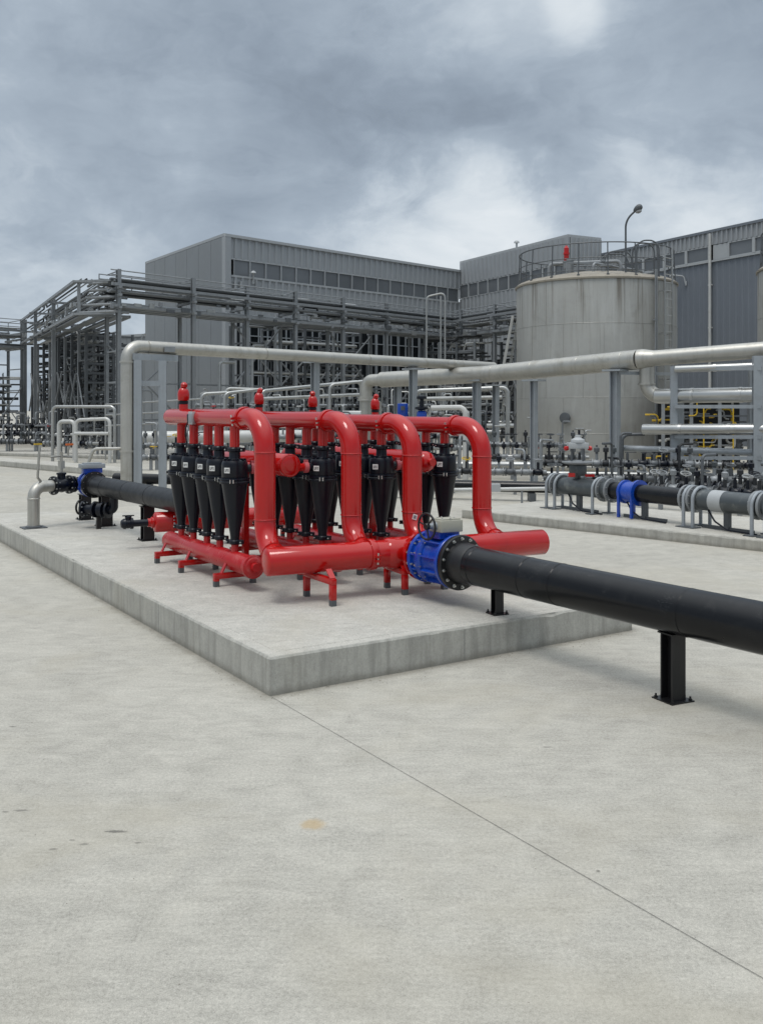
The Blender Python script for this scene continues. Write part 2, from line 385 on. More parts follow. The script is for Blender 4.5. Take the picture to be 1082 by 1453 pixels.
    def build(s, name, mat, parent=None, angle=32, bevel=0):
        off = Vec((0, 0, 0)); q = parent
        while q is not None: off += q.location; q = q.parent
        bm = bmesh.new(); vs = [bm.verts.new(p - off) for p in s.v]
        for f in s.f:
            try: bm.faces.new([vs[i] for i in f])
            except ValueError: pass
        bmesh.ops.recalc_face_normals(bm, faces=bm.faces)
        if bevel:
            bmesh.ops.bevel(bm, geom=[e for e in bm.edges if len(e.link_faces) == 2 and e.calc_face_angle(0) > R(40)], offset=bevel, segments=2, affect='EDGES', profile=.5)
        me = bpy.data.meshes.new(name); bm.to_mesh(me); bm.free()
        me.polygons.foreach_set('use_smooth', [True] * len(me.polygons)); me.set_sharp_from_angle(angle=R(angle))
        me.materials.append(mat if not isinstance(mat, str) else M[mat])
        o = bpy.data.objects.new(name, me); COL.objects.link(o)
        if parent is not None: o.parent = parent
        return o


def tag(o, label=None, cat=None, group=None, kind=None):
    if label: o['label'] = label
    if cat: o['category'] = cat
    if group: o['group'] = group
    if kind: o['kind'] = kind
    return o

def T(name, label, cat, loc=(0, 0, 0), group=None):
    o = bpy.data.objects.new(name, None); COL.objects.link(o); o.location = Vec(loc); o.empty_display_size = .1
    return tag(o, label, cat, group)

KIDS = {}
def copy_tree(o, parent=None):
    c = o.copy(); COL.objects.link(c)
    if parent is not None: c.parent = parent
    for ch in [x for x in COL.objects if x.parent == o]: copy_tree(ch, c)
    return c

# ================================================================= GROUND AND PLINTHS
g = MB(); S = 600
g.quad((-S, -60, 0), (S, -60, 0), (S, 900, 0), (-S, 900, 0)); g = g.build('ground', 'ground'); tag(g, kind='structure')
C0 = Vec((-.658, 5.59, 0))
jn = MB()
a = C0 - V * .02; b = C0 - V * 9
jn.quad(a - U * .0011 + Z * .003, b - U * .0011 + Z * .003, b + U * .0011 + Z * .003, a + U * .0011 + Z * .003)
j2 = G(1000, 845); j2b = G(1082, 838)
jo = jn.build('ground_joint', 'joint'); tag(jo, kind='structure')

def plinth(name, label, corners, z, cat='plinth', lip=.09):
    """concrete plinth: sides, and a top with a narrow lower rim band"""
    c = [Vec((p.x, p.y, 0)) for p in corners]; n = len(c); ctr = sum(c, Vec()) / n
    root = T(name, label, cat, c[0])
    s = MB()
    def inset(dist):
        out = []
        for i in range(n):
            p, a_, b_ = c[i], c[i - 1], c[(i + 1) % n]
            e0 = (p - a_).normalized(); e1 = (b_ - p).normalized()
            n0 = Vec((-e0.y, e0.x, 0)); n1 = Vec((-e1.y, e1.x, 0))
            if n0.dot(ctr - p) < 0: n0 = -n0
            if n1.dot(ctr - p) < 0: n1 = -n1
            bis = (n0 + n1); bis /= (1 + n0.dot(n1)); out.append(p + bis * dist)
        return out
    levels = [(c, -.05), (c, z - .018), (inset(.008), z - .006), (inset(.014), z - .005)]
    prev = None
    qj = random.Random(int(abs(c[0].x * 100))); segs = [max(2, int((c[(k + 1) % n] - c[k]).length / .035)) for k in range(n)]
    segs = [min(q, 320) for q in segs]; N = sum(segs)
    chip = [0.] * N
    for _ in range(N // 7):
        k0 = qj.randrange(N); a_ = qj.random() ** 3 * .009; wd = qj.choice((1, 1, 2, 3))
        for e in range(-wd, wd + 1): chip[(k0 + e) % N] += a_ * (1 - abs(e) / (wd + 1))
    wav = [qj.uniform(0, .0022) for _ in range(N)]
    for li, (ring_, zz) in enumerate(levels):
        base = len(s.v); idx = 0
        for k in range(n):
            for e in range(segs[k]):
                p = ring_[k] + (ring_[(k + 1) % n] - ring_[k]) * (e / segs[k]); dz = 0
                if li in (1, 2):
                    dz = -(chip[idx] * (1.0 if li == 1 else .7) + wav[idx]); inn = (ctr - p).normalized() * (chip[idx] * .5 + wav[idx]); p = p + inn * (.4 if li == 1 else .8)
                s.v.append(p + Z * (zz + dz)); idx += 1
        if prev is not None:
            for k in range(N): s.f.append((prev + k, prev + (k + 1) % N, base + (k + 1) % N, base + k))
        prev = base
    s.build('side', 'plinth_side', root, angle=20)
    t = MB(); prev = None
    for ring_, zz in [(inset(.0135), z - .005), (inset(lip), z - .004), (inset(lip + .004), z)]:
        base = len(t.v); t.v += [p + Z * zz for p in ring_]
        if prev is not None:
            for k in range(n): t.f.append((prev + k, prev + (k + 1) % n, base + (k + 1) % n, base + k))
        prev = base
    t.f.append(tuple(range(prev, prev + n)))
    t.build('top', 'plinth', root, angle=1)
    return root

def pebbles():
    q = random.Random(9); m = MB()
    for i in range(420):
        if i < 330:
            k = q.random() < .5; ax, nn, L_ = ((U, Vec((V.x, V.y, 0)) * -1, 3.1) if k else (V, U * -1, 7.5)); d_ = q.random() ** 2.2 * .16
            p = C0 + ax * (q.random() * L_ - .05) + nn * (d_ + .004); sz = q.uniform(.0015, .0055)
        else: p = Vec((q.uniform(-3, 3), q.uniform(2.6, 7), 0)); sz = q.uniform(.0012, .004)
        if i == 0: sz = .012
        a_ = q.uniform(0, 6.28); x_ = Vec((math.cos(a_), math.sin(a_), 0)); b_ = len(m.v); st_ = (1, q.uniform(.5, 1), q.uniform(.4, .8))
        m.v += [p + x_ * sz * st_[0], p - x_ * sz * st_[0], p + x_.cross(Z) * sz * st_[1], p - x_.cross(Z) * sz * st_[1], p + Z * sz * st_[2] * 1.4, p - Z * .001]
        for f in ((0, 2, 4), (2, 1, 4), (1, 3, 4), (3, 0, 4), (2, 0, 5), (1, 2, 5), (3, 1, 5), (0, 3, 5)): m.f.append(tuple(b_ + e for e in f))
    o = m.build('gravel', 'grit', angle=1); tag(o, 'loose grit and small stones lying along the foot of the long plinth', 'gravel', kind='stuff')
SZ = .234
pebbles()
pl_ = plinth('concrete_plinth', 'long raised concrete plinth carrying the red pipework and black cone filters', [C0, C0 + U * 3.07, C0 + U * 3.07 + V * 9, C0 + V * 9], SZ)
for dist, ax, nn in ((1.9, V, -U), (4.3, V, -U), (6.55, V, -U), (1.45, U, -V)):
    c_ = C0 + ax * dist + nn * -.0005
    MB().obox(c_ + Z * (SZ - .02) / 2, ax * .0015, nn * .001, Z * (SZ - .024) / 2).build('formwork_joint', 'dark', pl_)
q0, q1 = G(655, 735), G(1082, 783); qd = (q1 - q0).normalized(); qn = Vec((-qd.y, qd.x, 0))
if qn.y < 0: qn = -qn
plinth('concrete_plinth', 'low concrete plinth under the grey flanged pipe with hooped supports', [q0, q0 + qd * 9, q0 + qd * 9 + qn * 2.2, q0 + qn * 2.2], .14, lip=.06)
l0, l1 = G(-60, 656), G(300, 690); ld = (l1 - l0).normalized(); ln = Vec((-ld.y, ld.x, 0)); ln = ln if ln.y > 0 else -ln
plinth('concrete_plinth', 'low grey concrete kerb behind the weathered steel riser pipe', [l0, l1, l1 + ln * .9, l0 + ln * .9], .17, lip=.05)
k0, k1 = G(-60, 645), G(300, 656); kd = (k1 - k0).normalized(); kn = Vec((-kd.y, kd.x, 0)); kn = kn if kn.y > 0 else -kn
plinth('concrete_plinth', 'far low concrete slab under the left pipe racks', [k0, k1, k1 + kn * 14, k0 + kn * 14], .12, lip=.05)

# ================================================================= RED FILTER STATION
A = Vec((-.86, 7.095, .55)); B = Vec((1.385, 8.17, .55)); D = (B - A).normalized(); W2 = Vec((-D.y, D.x, 0))
def HD(s): return A + D * s
LEN = (B - A).length

def pipe_caps(mb, p0, p1, r, n=28, dome=.02):
    """pipe closed with slightly dished end plates"""
    p0, p1 = Vec(p0), Vec(p1); L = (p1 - p0).length
    mb.lathe(p0, p1 - p0, [(r * .45, -dome), (r * .8, -dome * .75), (r * .955, -dome * .3), (r, 0), (r, L), (r * .955, L + dome * .3), (r * .8, L + dome * .75), (r * .45, L + dome)], n)
    return mb

def coupling(parent, c, axis, r, wd=.05, mat='red', bolt_dir=None):
    """grooved pipe coupling: two half shells with bolted lugs"""
    axis = Vec(axis).normalized()
    m = MB().lathe(Vec(c) - axis * wd / 2, axis, [(r, 0), (r + .014, 0), (r + .018, wd * .2), (r + .018, wd * .8), (r + .014, wd), (r, wd)], 28)
    bd = Vec(bolt_dir or (0, -1, .0)); bd = (bd - axis * bd.dot(axis)).normalized(); tn = axis.cross(bd)
    for sg in (-1, 1):
        for q in (-1, 1): m.obox(Vec(c) + bd * sg * (r + .03) + tn * q * .016, bd * .02, tn * .010, axis * wd * .36)
    o = m.build('coupling', mat, parent)
    bb = MB()
    for sg in (-1, 1): bb.cyl(Vec(c) + bd * sg * (r + .036) - tn * .045, Vec(c) + bd * sg * (r + .036) + tn * .045, .008, 8)
    bb.each('clamp_bolt', 'bolt', o)
    return o

def leg_pair(parent, f0, f1, ztop, mat='red', sec=.045, foot=.045, ax=None):
    """two legs with unpainted feet under a cross beam"""
    f0, f1 = Vec(f0), Vec(f1); d = (f1 - f0).normalized()
    for p in (f0, f1):
        lg = MB().beam((p.x, p.y, SZ + foot), (p.x, p.y, ztop - sec), sec, sec, d).build('leg', mat, parent, bevel=.003)
        MB().beam((p.x, p.y, SZ), (p.x, p.y, SZ + foot), sec - .003, sec - .003, d).build('foot', 'dark', lg)
    MB().beam(Vec((f0.x, f0.y, ztop - sec / 2)) - d * sec / 2, Vec((f1.x, f1.y, ztop - sec / 2)) + d * sec / 2, sec, sec, Z).build('cross_beam', mat, parent, bevel=.003)

hdr = T('outlet_header', 'long horizontal red header pipe on red legs, joined to the large blue valve', 'pipe', (A.x, A.y, SZ))
pipe_caps(MB(), A, B, .1075, 36).build('pipe', 'red', hdr, angle=50)
tee = MB()
PD = Vec((.583, -.812, 0)).normalized()
def BP(wv, z=.55): return Vec((.824 - .583 * wv, 6.74 + .812 * wv, z))
tee.tube([BP(1.075), BP(.95), BP(.86)], [.112, .122, .135], 32)
tee.lathe(BP(.862), PD, [(.135, 0), (.195, .004), (.195, .032), (.12, .036)], 36)
tee.build('branch_flange', 'red', hdr)
MB().lathe(HD(1.0), D, [(.1075, -.02), (.122, 0), (.125, .14), (.122, .28), (.1075, .30)], 36).build('tee_body', 'red', hdr, angle=50)
coupling(hdr, HD(.857), D, .1075, .055, bolt_dir=(.4, -.9, -.1))
for (a_, b_) in (((435, 846), (472, 860)), ((549, 834), (574, 844)), ((606, 828), (630, 836))):
    p, q = G(*a_, SZ), G(*b_, SZ); leg_pair(hdr, p, q, .437)
    dd = (q - p).normalized()
    m = MB()
    for e, sg in ((p, 1), (q, -1)):
        m.beam(Vec((e.x, e.y, .437)), Vec((e.x, e.y, .437)) + dd * sg * .07 + Z * .06, .045, .012, dd.cross(Z))
    m.each('saddle_bracket', 'red', hdr)

SK = [.087, .824, 1.382, 2.067]; ZT = [1.622, 1.598, 1.572, 1.548]
RISER = [HD(s) + W2 * .30 for s in SK]
RN = ['leftmost', 'second from left', 'third from left', 'rightmost']
def ROW(k, t, z): return Vec((RISER[k].x, RISER[k].y, z)) + V * t
TEND = 2.05
for k in range(4):
    r0 = RISER[k]; zt = ZT[k]
    root = T('riser_pipe', ['leftmost tall red elbowed riser, its top pipe ending beside the pale box', 'second tall red riser from the left, bending back over black filters',
                            'third tall red riser from the left, just behind the blue valve', 'rightmost tall red riser, standing clear near the header end'][k], 'pipe', (r0.x, r0.y, SZ), 'red risers with top pipes')
    base = HD(SK[k])
    path = [base + Z * .03, Vec((r0.x, r0.y, .58)), Vec((r0.x, r0.y, zt)), ROW(k, .36, zt)]
    MB().tube(path, .084, 28, bend=.26, k=14).build('riser', 'red', root, angle=50)
    fl = MB()
    for z in (.835, zt - .262): fl.torus((r0.x, r0.y, z), Z, .084, .006, 28, 6)
    fl.each('weld_bead', 'red', root)
    tp = MB(); p0, p1 = ROW(k, .36, zt), ROW(k, TEND, zt)
    L = (p1 - p0).length
    tp.lathe(p0, V, [(.079, 0), (.077, .04), (.077, L), (.074, L + .018), (.055, L + .036), (.028, L + .045)], 28)
    tp.build('top_pipe', 'red', root, angle=50)
    coupling(root, ROW(k, .375, zt), V, .078, .05, bolt_dir=(-.84, -.54, -.15))
    # collar where the riser sits down on the header
    MB().lathe(base + W2 * .09 + Z * .03, W2, [(.10, 0), (.094, .02), (.086, .03)], 28).build('branch_collar', 'red', root)
# small sticker on the third riser
st = RISER[2]; dv = Vec((.25, -.97, 0)); 
rs = [o for o in COL.objects if o.name.startswith('riser_pipe')][2]
s3 = MB().obox(Vec((st.x, st.y, .80)) + Vec((.02, -.1, 0)), Vec((.018, .004, -.006)), Vec((0.006, 0, .022)), Vec((0, .001, 0))).build('sticker', 'tag', rs)
MB().obox(Vec((st.x, st.y, .80)) + Vec((.02, -.1015, 0)), Vec((.011, .0025, -.0037)), Vec((0.0035, 0, .013)), Vec((0, .0006, 0))).build('print', 'steel', s3)

# air valves -------------------------------------------------------------
def air_valve():
    r = T('air_valve', '', 'valve', (0, 0, 0), 'red air valves on the top pipes')
    MB().cyl((0, 0, 0), (0, 0, .05), .032, 16).build('nipple', 'red', r)
    MB().lathe((0, 0, .05), Z, [(.026, 0), (.034, .004), (.034, .024), (.026, .03)], 14).build('thread_ring', 'black', r)
    MB().lathe((0, 0, .08), Z, [(.036, 0), (.04, .006), (.042, .05), (.038, .075), (.03, .095), (.02, .105), (.02, .112)], 20).build('body', 'red', r)
    MB().lathe((.004, -.004, .185), Vec((.1, -.15, 1)), [(.017, 0), (.024, .008), (.024, .03), (.014, .042), (.008, .046)], 16).build('cap', 'red', r)
    return r
av = air_valve()
for k in range(4):
    o = av if k == 0 else copy_tree(av)
    o.location = ROW(k, 1.73, ZT[k] + .062)
    o.rotation_euler.z = [0, 1.1, -.8, .5][k]; o.scale = (1.32, 1.32, 1.15) if k == 0 else (1.15, 1.15, 1.05)
    o['label'] = ['red air valve above the domed left end of the front-left top pipe', 'red air valve showing just behind the leftmost riser elbow',
                  'red air valve on the pipe behind the second riser', 'red air valve in front of the pale grey standpipe'][k]

# hydrocyclone filters ----------------------------------------------------
def cyclone(sg, half):
    """local origin on the plinth below the tip; sg = side of the inlet along D"""
    r = T('cone_filter', '', 'filter', (0, 0, 0), 'black cone filters in four rows')
    z = lambda v: v - SZ
    MB().lathe((0, 0, 0), Z, [(.036, z(.60)), (.041, z(.66)), (.068, z(.81)), (.111, z(1.082))], 28).build('cone', 'black', r, angle=40)
    body = MB().lathe((0, 0, 0), Z, [(.106, z(1.12)), (.111, z(1.132)), (.110, z(1.232)), (.107, z(1.252)), (.098, z(1.268)), (.075, z(1.276)), (.052, z(1.282)), (.048, z(1.29)), (.046, z(1.345))], 32)
    for k in range(12):
        a = 2 * math.pi * k / 12; e = Vec((math.cos(a), math.sin(a), 0))
        body.obox(e * .074 + Z * z(1.274), e * .022, Vec((-e.y, e.x, 0)) * .003, Z * .010)
    bo = body.build('body', 'black', r, angle=40)
    rim = MB().lathe((0, 0, 0), Z, [(.106, z(1.076)), (.126, z(1.080)), (.128, z(1.096)), (.122, z(1.102)), (.122, z(1.108)), (.127, z(1.113)), (.125, z(1.126)), (.104, z(1.128))], 28)
    ro = rim.build('clamp_ring', 'black', r)
    lug = MB(); bt = MB()
    for a in (-1.2, 1.3, 3.3):
        e = Vec((math.cos(a - .4), math.sin(a - .4), 0)); tn = Vec((-e.y, e.x, 0))
        lug.obox(e * .130 + Z * z(1.103), e * .013, tn * .02, Z * .011); 
        for q in (-.011, .011): bt.cyl(e * .144 + tn * q * 1.2 + Z * z(1.088), e * .144 + tn * q * 1.2 + Z * z(1.118), .0055, 6)
    lug.each('lug', 'black', ro); bt.each('bolt', 'bolt', ro)
    # top coupling and outlet stub
    MB().cyl((0, 0, z(1.37)), (0, 0, z(1.555)), .041, 18).build('outlet_stub', 'red', r)
    def clamp(zc, rr, name):
        m = MB().lathe((0, 0, zc - .022), Z, [(rr - .01, 0), (rr, .003), (rr + .006, .012), (rr + .006, .032), (rr, .041), (rr - .01, .044)], 20)
        for s_ in (-1, 1):
            e = (D * .5 + Vec((0.5, -.6, 0))).normalized() * s_; tn = Vec((-e.y, e.x, 0))
            m.obox(e * (rr + .018) + Z * zc, e * .018, tn * .016, Z * .017)
        o = m.build(name, 'black', r)
        b = MB()
        for s_ in (-1, 1):
            e = (D * .5 + Vec((0.5, -.6, 0))).normalized() * s_; tn = Vec((-e.y, e.x, 0))
            b.cyl(e * (rr + .024) - tn * .028 + Z * zc, e * (rr + .024) + tn * .028 + Z * zc, .006, 6)
        b.each('bolt', 'bolt', o)
    clamp(z(1.36), .054, 'top_coupling'); clamp(z(.592), .042, 'bottom_coupling')
    MB().cyl((0, 0, z(.49)), (0, 0, z(.585)), .030, 14).build('drain_stub', 'red_worn', r)
    # inlet: black nozzle, dull red clamp, red stub
    dd = D * sg
    MB().cyl(dd * .07 + Z * z(1.20), dd * .135 + Z * z(1.20), .034, 14).build('inlet_nozzle', 'black', r)
    c = MB().lathe(dd * .135 + Z * z(1.20), dd, [(.034, 0), (.046, .003), (.048, .02), (.046, .037), (.034, .04)], 16)
    c.obox(dd * .155 + Z * z(1.252), dd * .016, Vec((-dd.y, dd.x, 0)) * .014, Z * .012)
    c.build('inlet_clamp', 'red_dull', r)
    MB().cyl(dd * .17 + Z * z(1.20), dd * (half - .04) + Z * z(1.20), .034, 14).build('inlet_stub', 'red', r)
    # white tag with printed marks on the camera-facing side of the body
    def patch(a0, a1, z0, z1, rad, mb, nseg=4):
        base = len(mb.v)
        for i in range(nseg + 1):
            a = a0 + (a1 - a0) * i / nseg
            mb.v += [Vec((rad * math.cos(a), rad * math.sin(a), z(z0))), Vec((rad * math.cos(a), rad * math.sin(a), z(z1)))]
        for i in range(nseg): q = base + 2 * i; mb.f.append((q, q + 2, q + 3, q + 1))
        return mb
    ac = R(-90 - 27)
    tg = patch(ac - .24, ac + .24, 1.170, 1.215, .1135, MB()).build('name_tag', 'tag', r)
    ik = MB()
    for (x0, x1, y0, y1) in ((-.20, -.17, .2, .75), (-.20, -.09, .2, .3), (-.12, -.09, .2, .75), (-.05, .05, .6, .75), (-.05, -.02, .2, .75), (-.05, .05, .4, .5), (.09, .12, .2, .75), (.09, .2, .65, .75), (.17, .2, .2, .75)):
        patch(ac + x0 * .85, ac + x1 * .85, 1.170 + .045 * y0, 1.170 + .045 * y1, .1145, ik, 1)
    ik.build('print', 'ink', tg)
    return r

ORD = ['frontmost', 'second from the front', 'middle', 'second from the back', 'rearmost']
ROWN = ['in the leftmost filter row', 'in the row behind the leftmost riser', 'in the row between second and third risers', 'in the row beside the rightmost riser']
halves = [(SK[1] - SK[0]) / 2, (SK[1] - SK[0]) / 2, (SK[3] - SK[2]) / 2, (SK[3] - SK[2]) / 2]
T0 = [.57, .48, .47, .55]
rc = random.Random(3)
for k in range(4):
    proto = None
    for i in range(5):
        if proto is None: proto = cyclone(1 if k % 2 == 0 else -1, halves[k]); o = proto
        else: o = copy_tree(proto)
        p = ROW(k, T0[k] + .302 * i + rc.uniform(-.008, .008), SZ); o.location = p; o.rotation_euler = (R(rc.uniform(-.5, .5)), R(rc.uniform(-.5, .5)), R(rc.uniform(-5, 5)))
        o['label'] = 'black cone filter, %s %s' % (ORD[i], ROWN[k])

# inlet manifolds --------------------------------------------------------
RH0 = Vec((-2.28, 10.05, .50)); RH = lambda s: RH0 + D * s
for k, lab in ((0, 'red inlet manifold with flat round end, between the two left filter rows'), (2, 'red inlet manifold with domed end, partly behind the third riser')):
    mid = lambda t, z: (ROW(k, t, z) + ROW(k + 1, t, z)) / 2
    n0 = mid(.33, 1.23); root = T('inlet_manifold', lab, 'pipe', (n0.x, n0.y, SZ), 'red inlet manifolds')
    # run back to the rear header and drop into it
    tt = 2.9
    for _ in range(40):
        q = mid(tt, 0) - RH0; off = q.dot(Vec((-D.y, D.x, 0))); tt -= off / (V.dot(Vec((-D.y, D.x, 0))))
    e = mid(tt, 1.23)
    if k == 0: pipe_caps(MB(), n0, mid(1.98, 1.23), .094, 28).build('pipe', 'red', root, angle=50)
    else: MB().tube([n0, e, Vec((e.x, e.y, .52))], .094, 28, bend=.2, k=8).build('pipe', 'red', root, angle=50)
    if k == 0: MB().lathe(n0, -V, [(.094, -.02), (.0965, 0), (.0955, .008), (.09, .012), (.03, .014)], 32).build('end_plate', 'red', root)
    else: MB().lathe(n0, -V, [(.094, -.01), (.092, .02), (.078, .05), (.045, .072), (.035, .078), (.034, .12)], 28).build('end_dome', 'red', root, angle=50)
    for t in (1.2,):
        pp = mid(t, SZ); MB().beam(pp, mid(t, 1.14), .05, .05, U).build('post', 'red', root)

root = T('rear_header', 'red header pipe on the floor behind the filters, its capped end at left', 'pipe', (RH0.x, RH0.y, SZ))
pipe_caps(MB(), RH(-.12), RH(1.75), .1075, 32).build('pipe', 'red', root, angle=50)
coupling(root, RH(.05), D, .1075, .05, bolt_dir=(.3, -.9, .2))
MB().lathe(RH(-.14), -D, [(.06, 0), (.06, .02), (.045, .03), (.045, .06)], 20).build('end_boss', 'red', root)
for s in (.25, 1.35):
    c = RH(s); leg_pair(root, c + W2 * -.14, c + W2 * .14, .395)
# black drain valve on its end
root = T('drain_valve', 'small black valve lying at the left end of the rear red header', 'valve', RH(-.25) - Z * .26)
c = RH(-.2)
MB().tube([c, c - D * .16], .036, 16).build('nozzle', 'black', root)
MB().lathe(c - D * .15, -D, [(.036, 0), (.058, .002), (.058, .03), (.05, .034), (.05, .075), (.058, .08), (.055, .10), (.035, .125), (.02, .13)], 20).build('body', 'black', root)
MB().lathe(c - D * .2 + Z * .03, Z, [(.03, 0), (.03, .03), (.036, .034), (.036, .045), (.02, .05)], 14).build('bonnet', 'black', root)
MB().obox(c - D * .2 + Z * .084, D * .06, W2 * .012, Z * .005).build('lever', 'black', root)

# flush manifolds --------------------------------------------------------
FR = ['scuffed red flush pipe on three low red frames, under the leftmost filter row', 'red flush pipe on the floor seen behind the leftmost riser foot',
      'red flush pipe on the floor between second and third risers', 'red flush pipe on the floor behind the blue valve']
for k in range(4):
    p0, p1 = ROW(k, .20, .432), ROW(k, 2.08, .432)
    root = T('flush_manifold', FR[k], 'pipe', (p0.x, p0.y, SZ), 'red flush pipes under the filter rows')
    pipe_caps(MB(), p0, p1, .083, 28).build('pipe', 'red_worn', root, angle=50)
    MB().lathe(p0 + V * .02, -V, [(.083, -.03), (.094, -.026), (.096, .0), (.094, .02), (.075, .028), (.04, .034), (.034, .07)], 24).build('end_cap', 'red_worn', root, angle=40)
    for t in (.57, 1.36, 1.98):
        c = ROW(k, t, SZ); leg_pair(root, c - U * .165, c + U * .165, .342)
        m = MB()
        for sg in (-1, 1):
            a_ = ROW(k, t, .355) + U * sg * .075; b_ = ROW(k, t, .415) + U * sg * .055
            m.beam(ROW(k, t, .340) + U * sg * .12, ROW(k, t, .420) + U * sg * .080, .04, .01, V)
        m.each('saddle_bracket', 'red_worn', root)

# control box on the front-left top pipe ----------------------------------
p = ROW(0, 1.34, ZT[0]); side = Vec((-.6, -.8, 0)).normalized(); sx = Vec((.8, -.6, 0))
root = T('control_box', 'small pale grey box with cable strapped to the left red top pipe', 'box', p)
MB().obox(p + side * .088 + Z * -.005, side * .022, sx * .028, Z * .058).build('case', 'trim', root, bevel=.004)
MB().obox(p + side * .112 + Z * -.005, side * .003, sx * .02, Z * .04).build('cover', 'galvpaint', root, bevel=.002)
MB().lathe(p + V * .07 - V * .012, V, [(.074, 0), (.079, .002), (.079, .022), (.074, .024)], 28).build('strap', 'black', root)
MB().lathe(p + V * .07 + side * .085, Z, [(.02, -.03), (.022, -.025), (.022, .025), (.02, .03)], 12).build('plug', 'black', root)
MB().tube([p + V * .07 + side * .095 - Z * .02, p + V * .1 + side * .11 - Z * .09, p + V * .16 + side * .09 - Z * .15, p + V * .2 + side * .05 - Z * .24], .006, 8, bend=.05).build('cable', 'black', root)

# ================================================================= BLUE VALVE AND BLACK PIPE
vz = .55; ctr = BP(.618); VB = -PD
root = T('butterfly_valve', 'large blue flanged valve with beige gearbox on the red header', 'valve', (ctr.x, ctr.y, SZ))
prof = [(.12, -.235), (.196, -.235), (.2, -.228), (.2, -.20), (.196, -.195), (.172, -.19), (.168, -.14), (.19, -.13), (.194, -.12), (.194, -.075), (.188, -.068), (.166, -.06), (.160, .0), (.162, .06),
        (.170, .12), (.176, .175), (.2, .18), (.204, .19), (.204, .215), (.2, .222), (.12, .225)]
prof = [(a_, b_ * .80) for a_, b_ in prof]
bd = MB().lathe(ctr, PD, prof, 40)
x, y = perp(PD)
for k in range(10):
    a = 2 * math.pi * k / 10 + .2; e = x * math.cos(a) + y * math.sin(a)
    bd.obox(ctr + e * .178 + PD * .05, e * .016, PD * .095, PD.cross(e) * .006)
    bd.obox(ctr + e * .178 - PD * .134, e * .014, PD * .028, PD.cross(e) * .006)
bd.obox(ctr + Z * .195, D * .085, PD * .09, Z * .03)
bd.build('body', 'blue', root, angle=28)
bt = MB().bolts(ctr - PD * .18, PD, .180, 14, .015, .085).bolts(ctr - PD * .083, PD, .180, 12, .014, .085)
bt.each('bolt', 'bolt', root)
gbx = ctr + Z * .262 + PD * .045
gb = MB().obox(gbx, D * .095, PD * .075, Z * .046).build('gearbox', 'beige', root, bevel=.008)
lid = MB().obox(gbx + Z * .05, D * .082, PD * .062, Z * .006)
lid.build('gearbox_lid', 'beige', gb, bevel=.003)
MB().bolts(gbx + Z * .056, Z, .062, 6, .008, .014).each('bolt', 'bolt', gb)
whc = gbx - D * .165
sh = MB().cyl(gbx - D * .09, whc, .014, 12); sh.lathe(gbx - D * .09, -D, [(.035, 0), (.035, .02), (.022, .03), (.02, .07)], 16); sh.build('shaft', 'galvpaint', root)
wax = Vec((-.80, -.60, 0))
hw = MB().torus(whc, wax, .098, .0085, 36, 10)
hx, hy = perp(wax)
for k in range(3):
    a = 2 * math.pi * k / 3 + .3; hw.cyl(whc, whc + (hx * math.cos(a) + hy * math.sin(a)) * .096, .006, 8)
hw.lathe(whc - wax * .016, wax, [(.024, 0), (.026, .006), (.026, .026), (.022, .032)], 16)
hw.build('handwheel', 'blackpaint', root)

root = T('discharge_pipe', 'thick black plastic pipe running from the blue valve past the plinth to the right', 'pipe', BP(0, SZ))
z0, z1 = .55, .53
def bz(wv): return z0 + (z1 - z0) * (0.45 - wv) / 2
pm = MB().tube([BP(.39, bz(.39)), BP(-1.5, bz(-1.5)), BP(-8, .50)], .140, 44)
pm.build('pipe', 'hdpe', root, angle=60)
MB().lathe(BP(.428, vz), PD, [(.10, 0), (.203, .002), (.206, .008), (.206, .034), (.2, .04), (.16, .042), (.153, .07), (.15, .13), (.1465, .17), (.1405, .185)], 44).build('flange', 'blackpaint', root, angle=30)
MB().bolts(BP(.428, vz) + PD * .022, PD, .181, 14, .0135, .075).each('bolt', 'bolt', root)
wr = MB()
for wv in (.19, -.33, -.62, -1.62, -3.6):
    wr.torus(BP(wv, bz(wv)), PD, .1395, .0022, 44, 6)
    wr.torus(BP(wv - .006, bz(wv)), PD, .1395, .0018, 44, 6)
wr.each('weld_bead', 'hdpe', root)
def post(parent, p, zt, wd, plate, mat='blackpaint', side=D):
    p = Vec(p); f = Vec((p.x, p.y, 0)); po = MB().hbeam(Vec((p.x, p.y, p.z + .008)), Vec((p.x, p.y, zt)), wd, wd, side).build('post', mat, parent)
    s2 = Vec((-side.y, side.x, 0))
    bp = MB().obox(p + Z * .004, side * plate / 2, s2 * plate / 2, Z * .004)
    bp.build('base_plate', mat, po)
    b = MB()
    for i in (-1, 1):
        for j in (-1, 1): b.lathe(p + side * i * plate * .4 + s2 * j * plate * .4 + Z * .008, Z, [(.011, 0), (.011, .009), (.006, .009), (.006, .022)], 6)
    b.each('anchor_bolt', mat, po)
    MB().obox(Vec((p.x, p.y, zt + .004)), side * wd * .62, s2 * wd * .62, Z * .004).build('saddle_plate', mat, po)
pa = G(705, 871, SZ); post(root, pa, .412, .066, .12)
pb = G(954, 993, 0); post(root, pb, .388, .100, .17)
post(root, BP(-4.2, 0), .375, .135, .20)

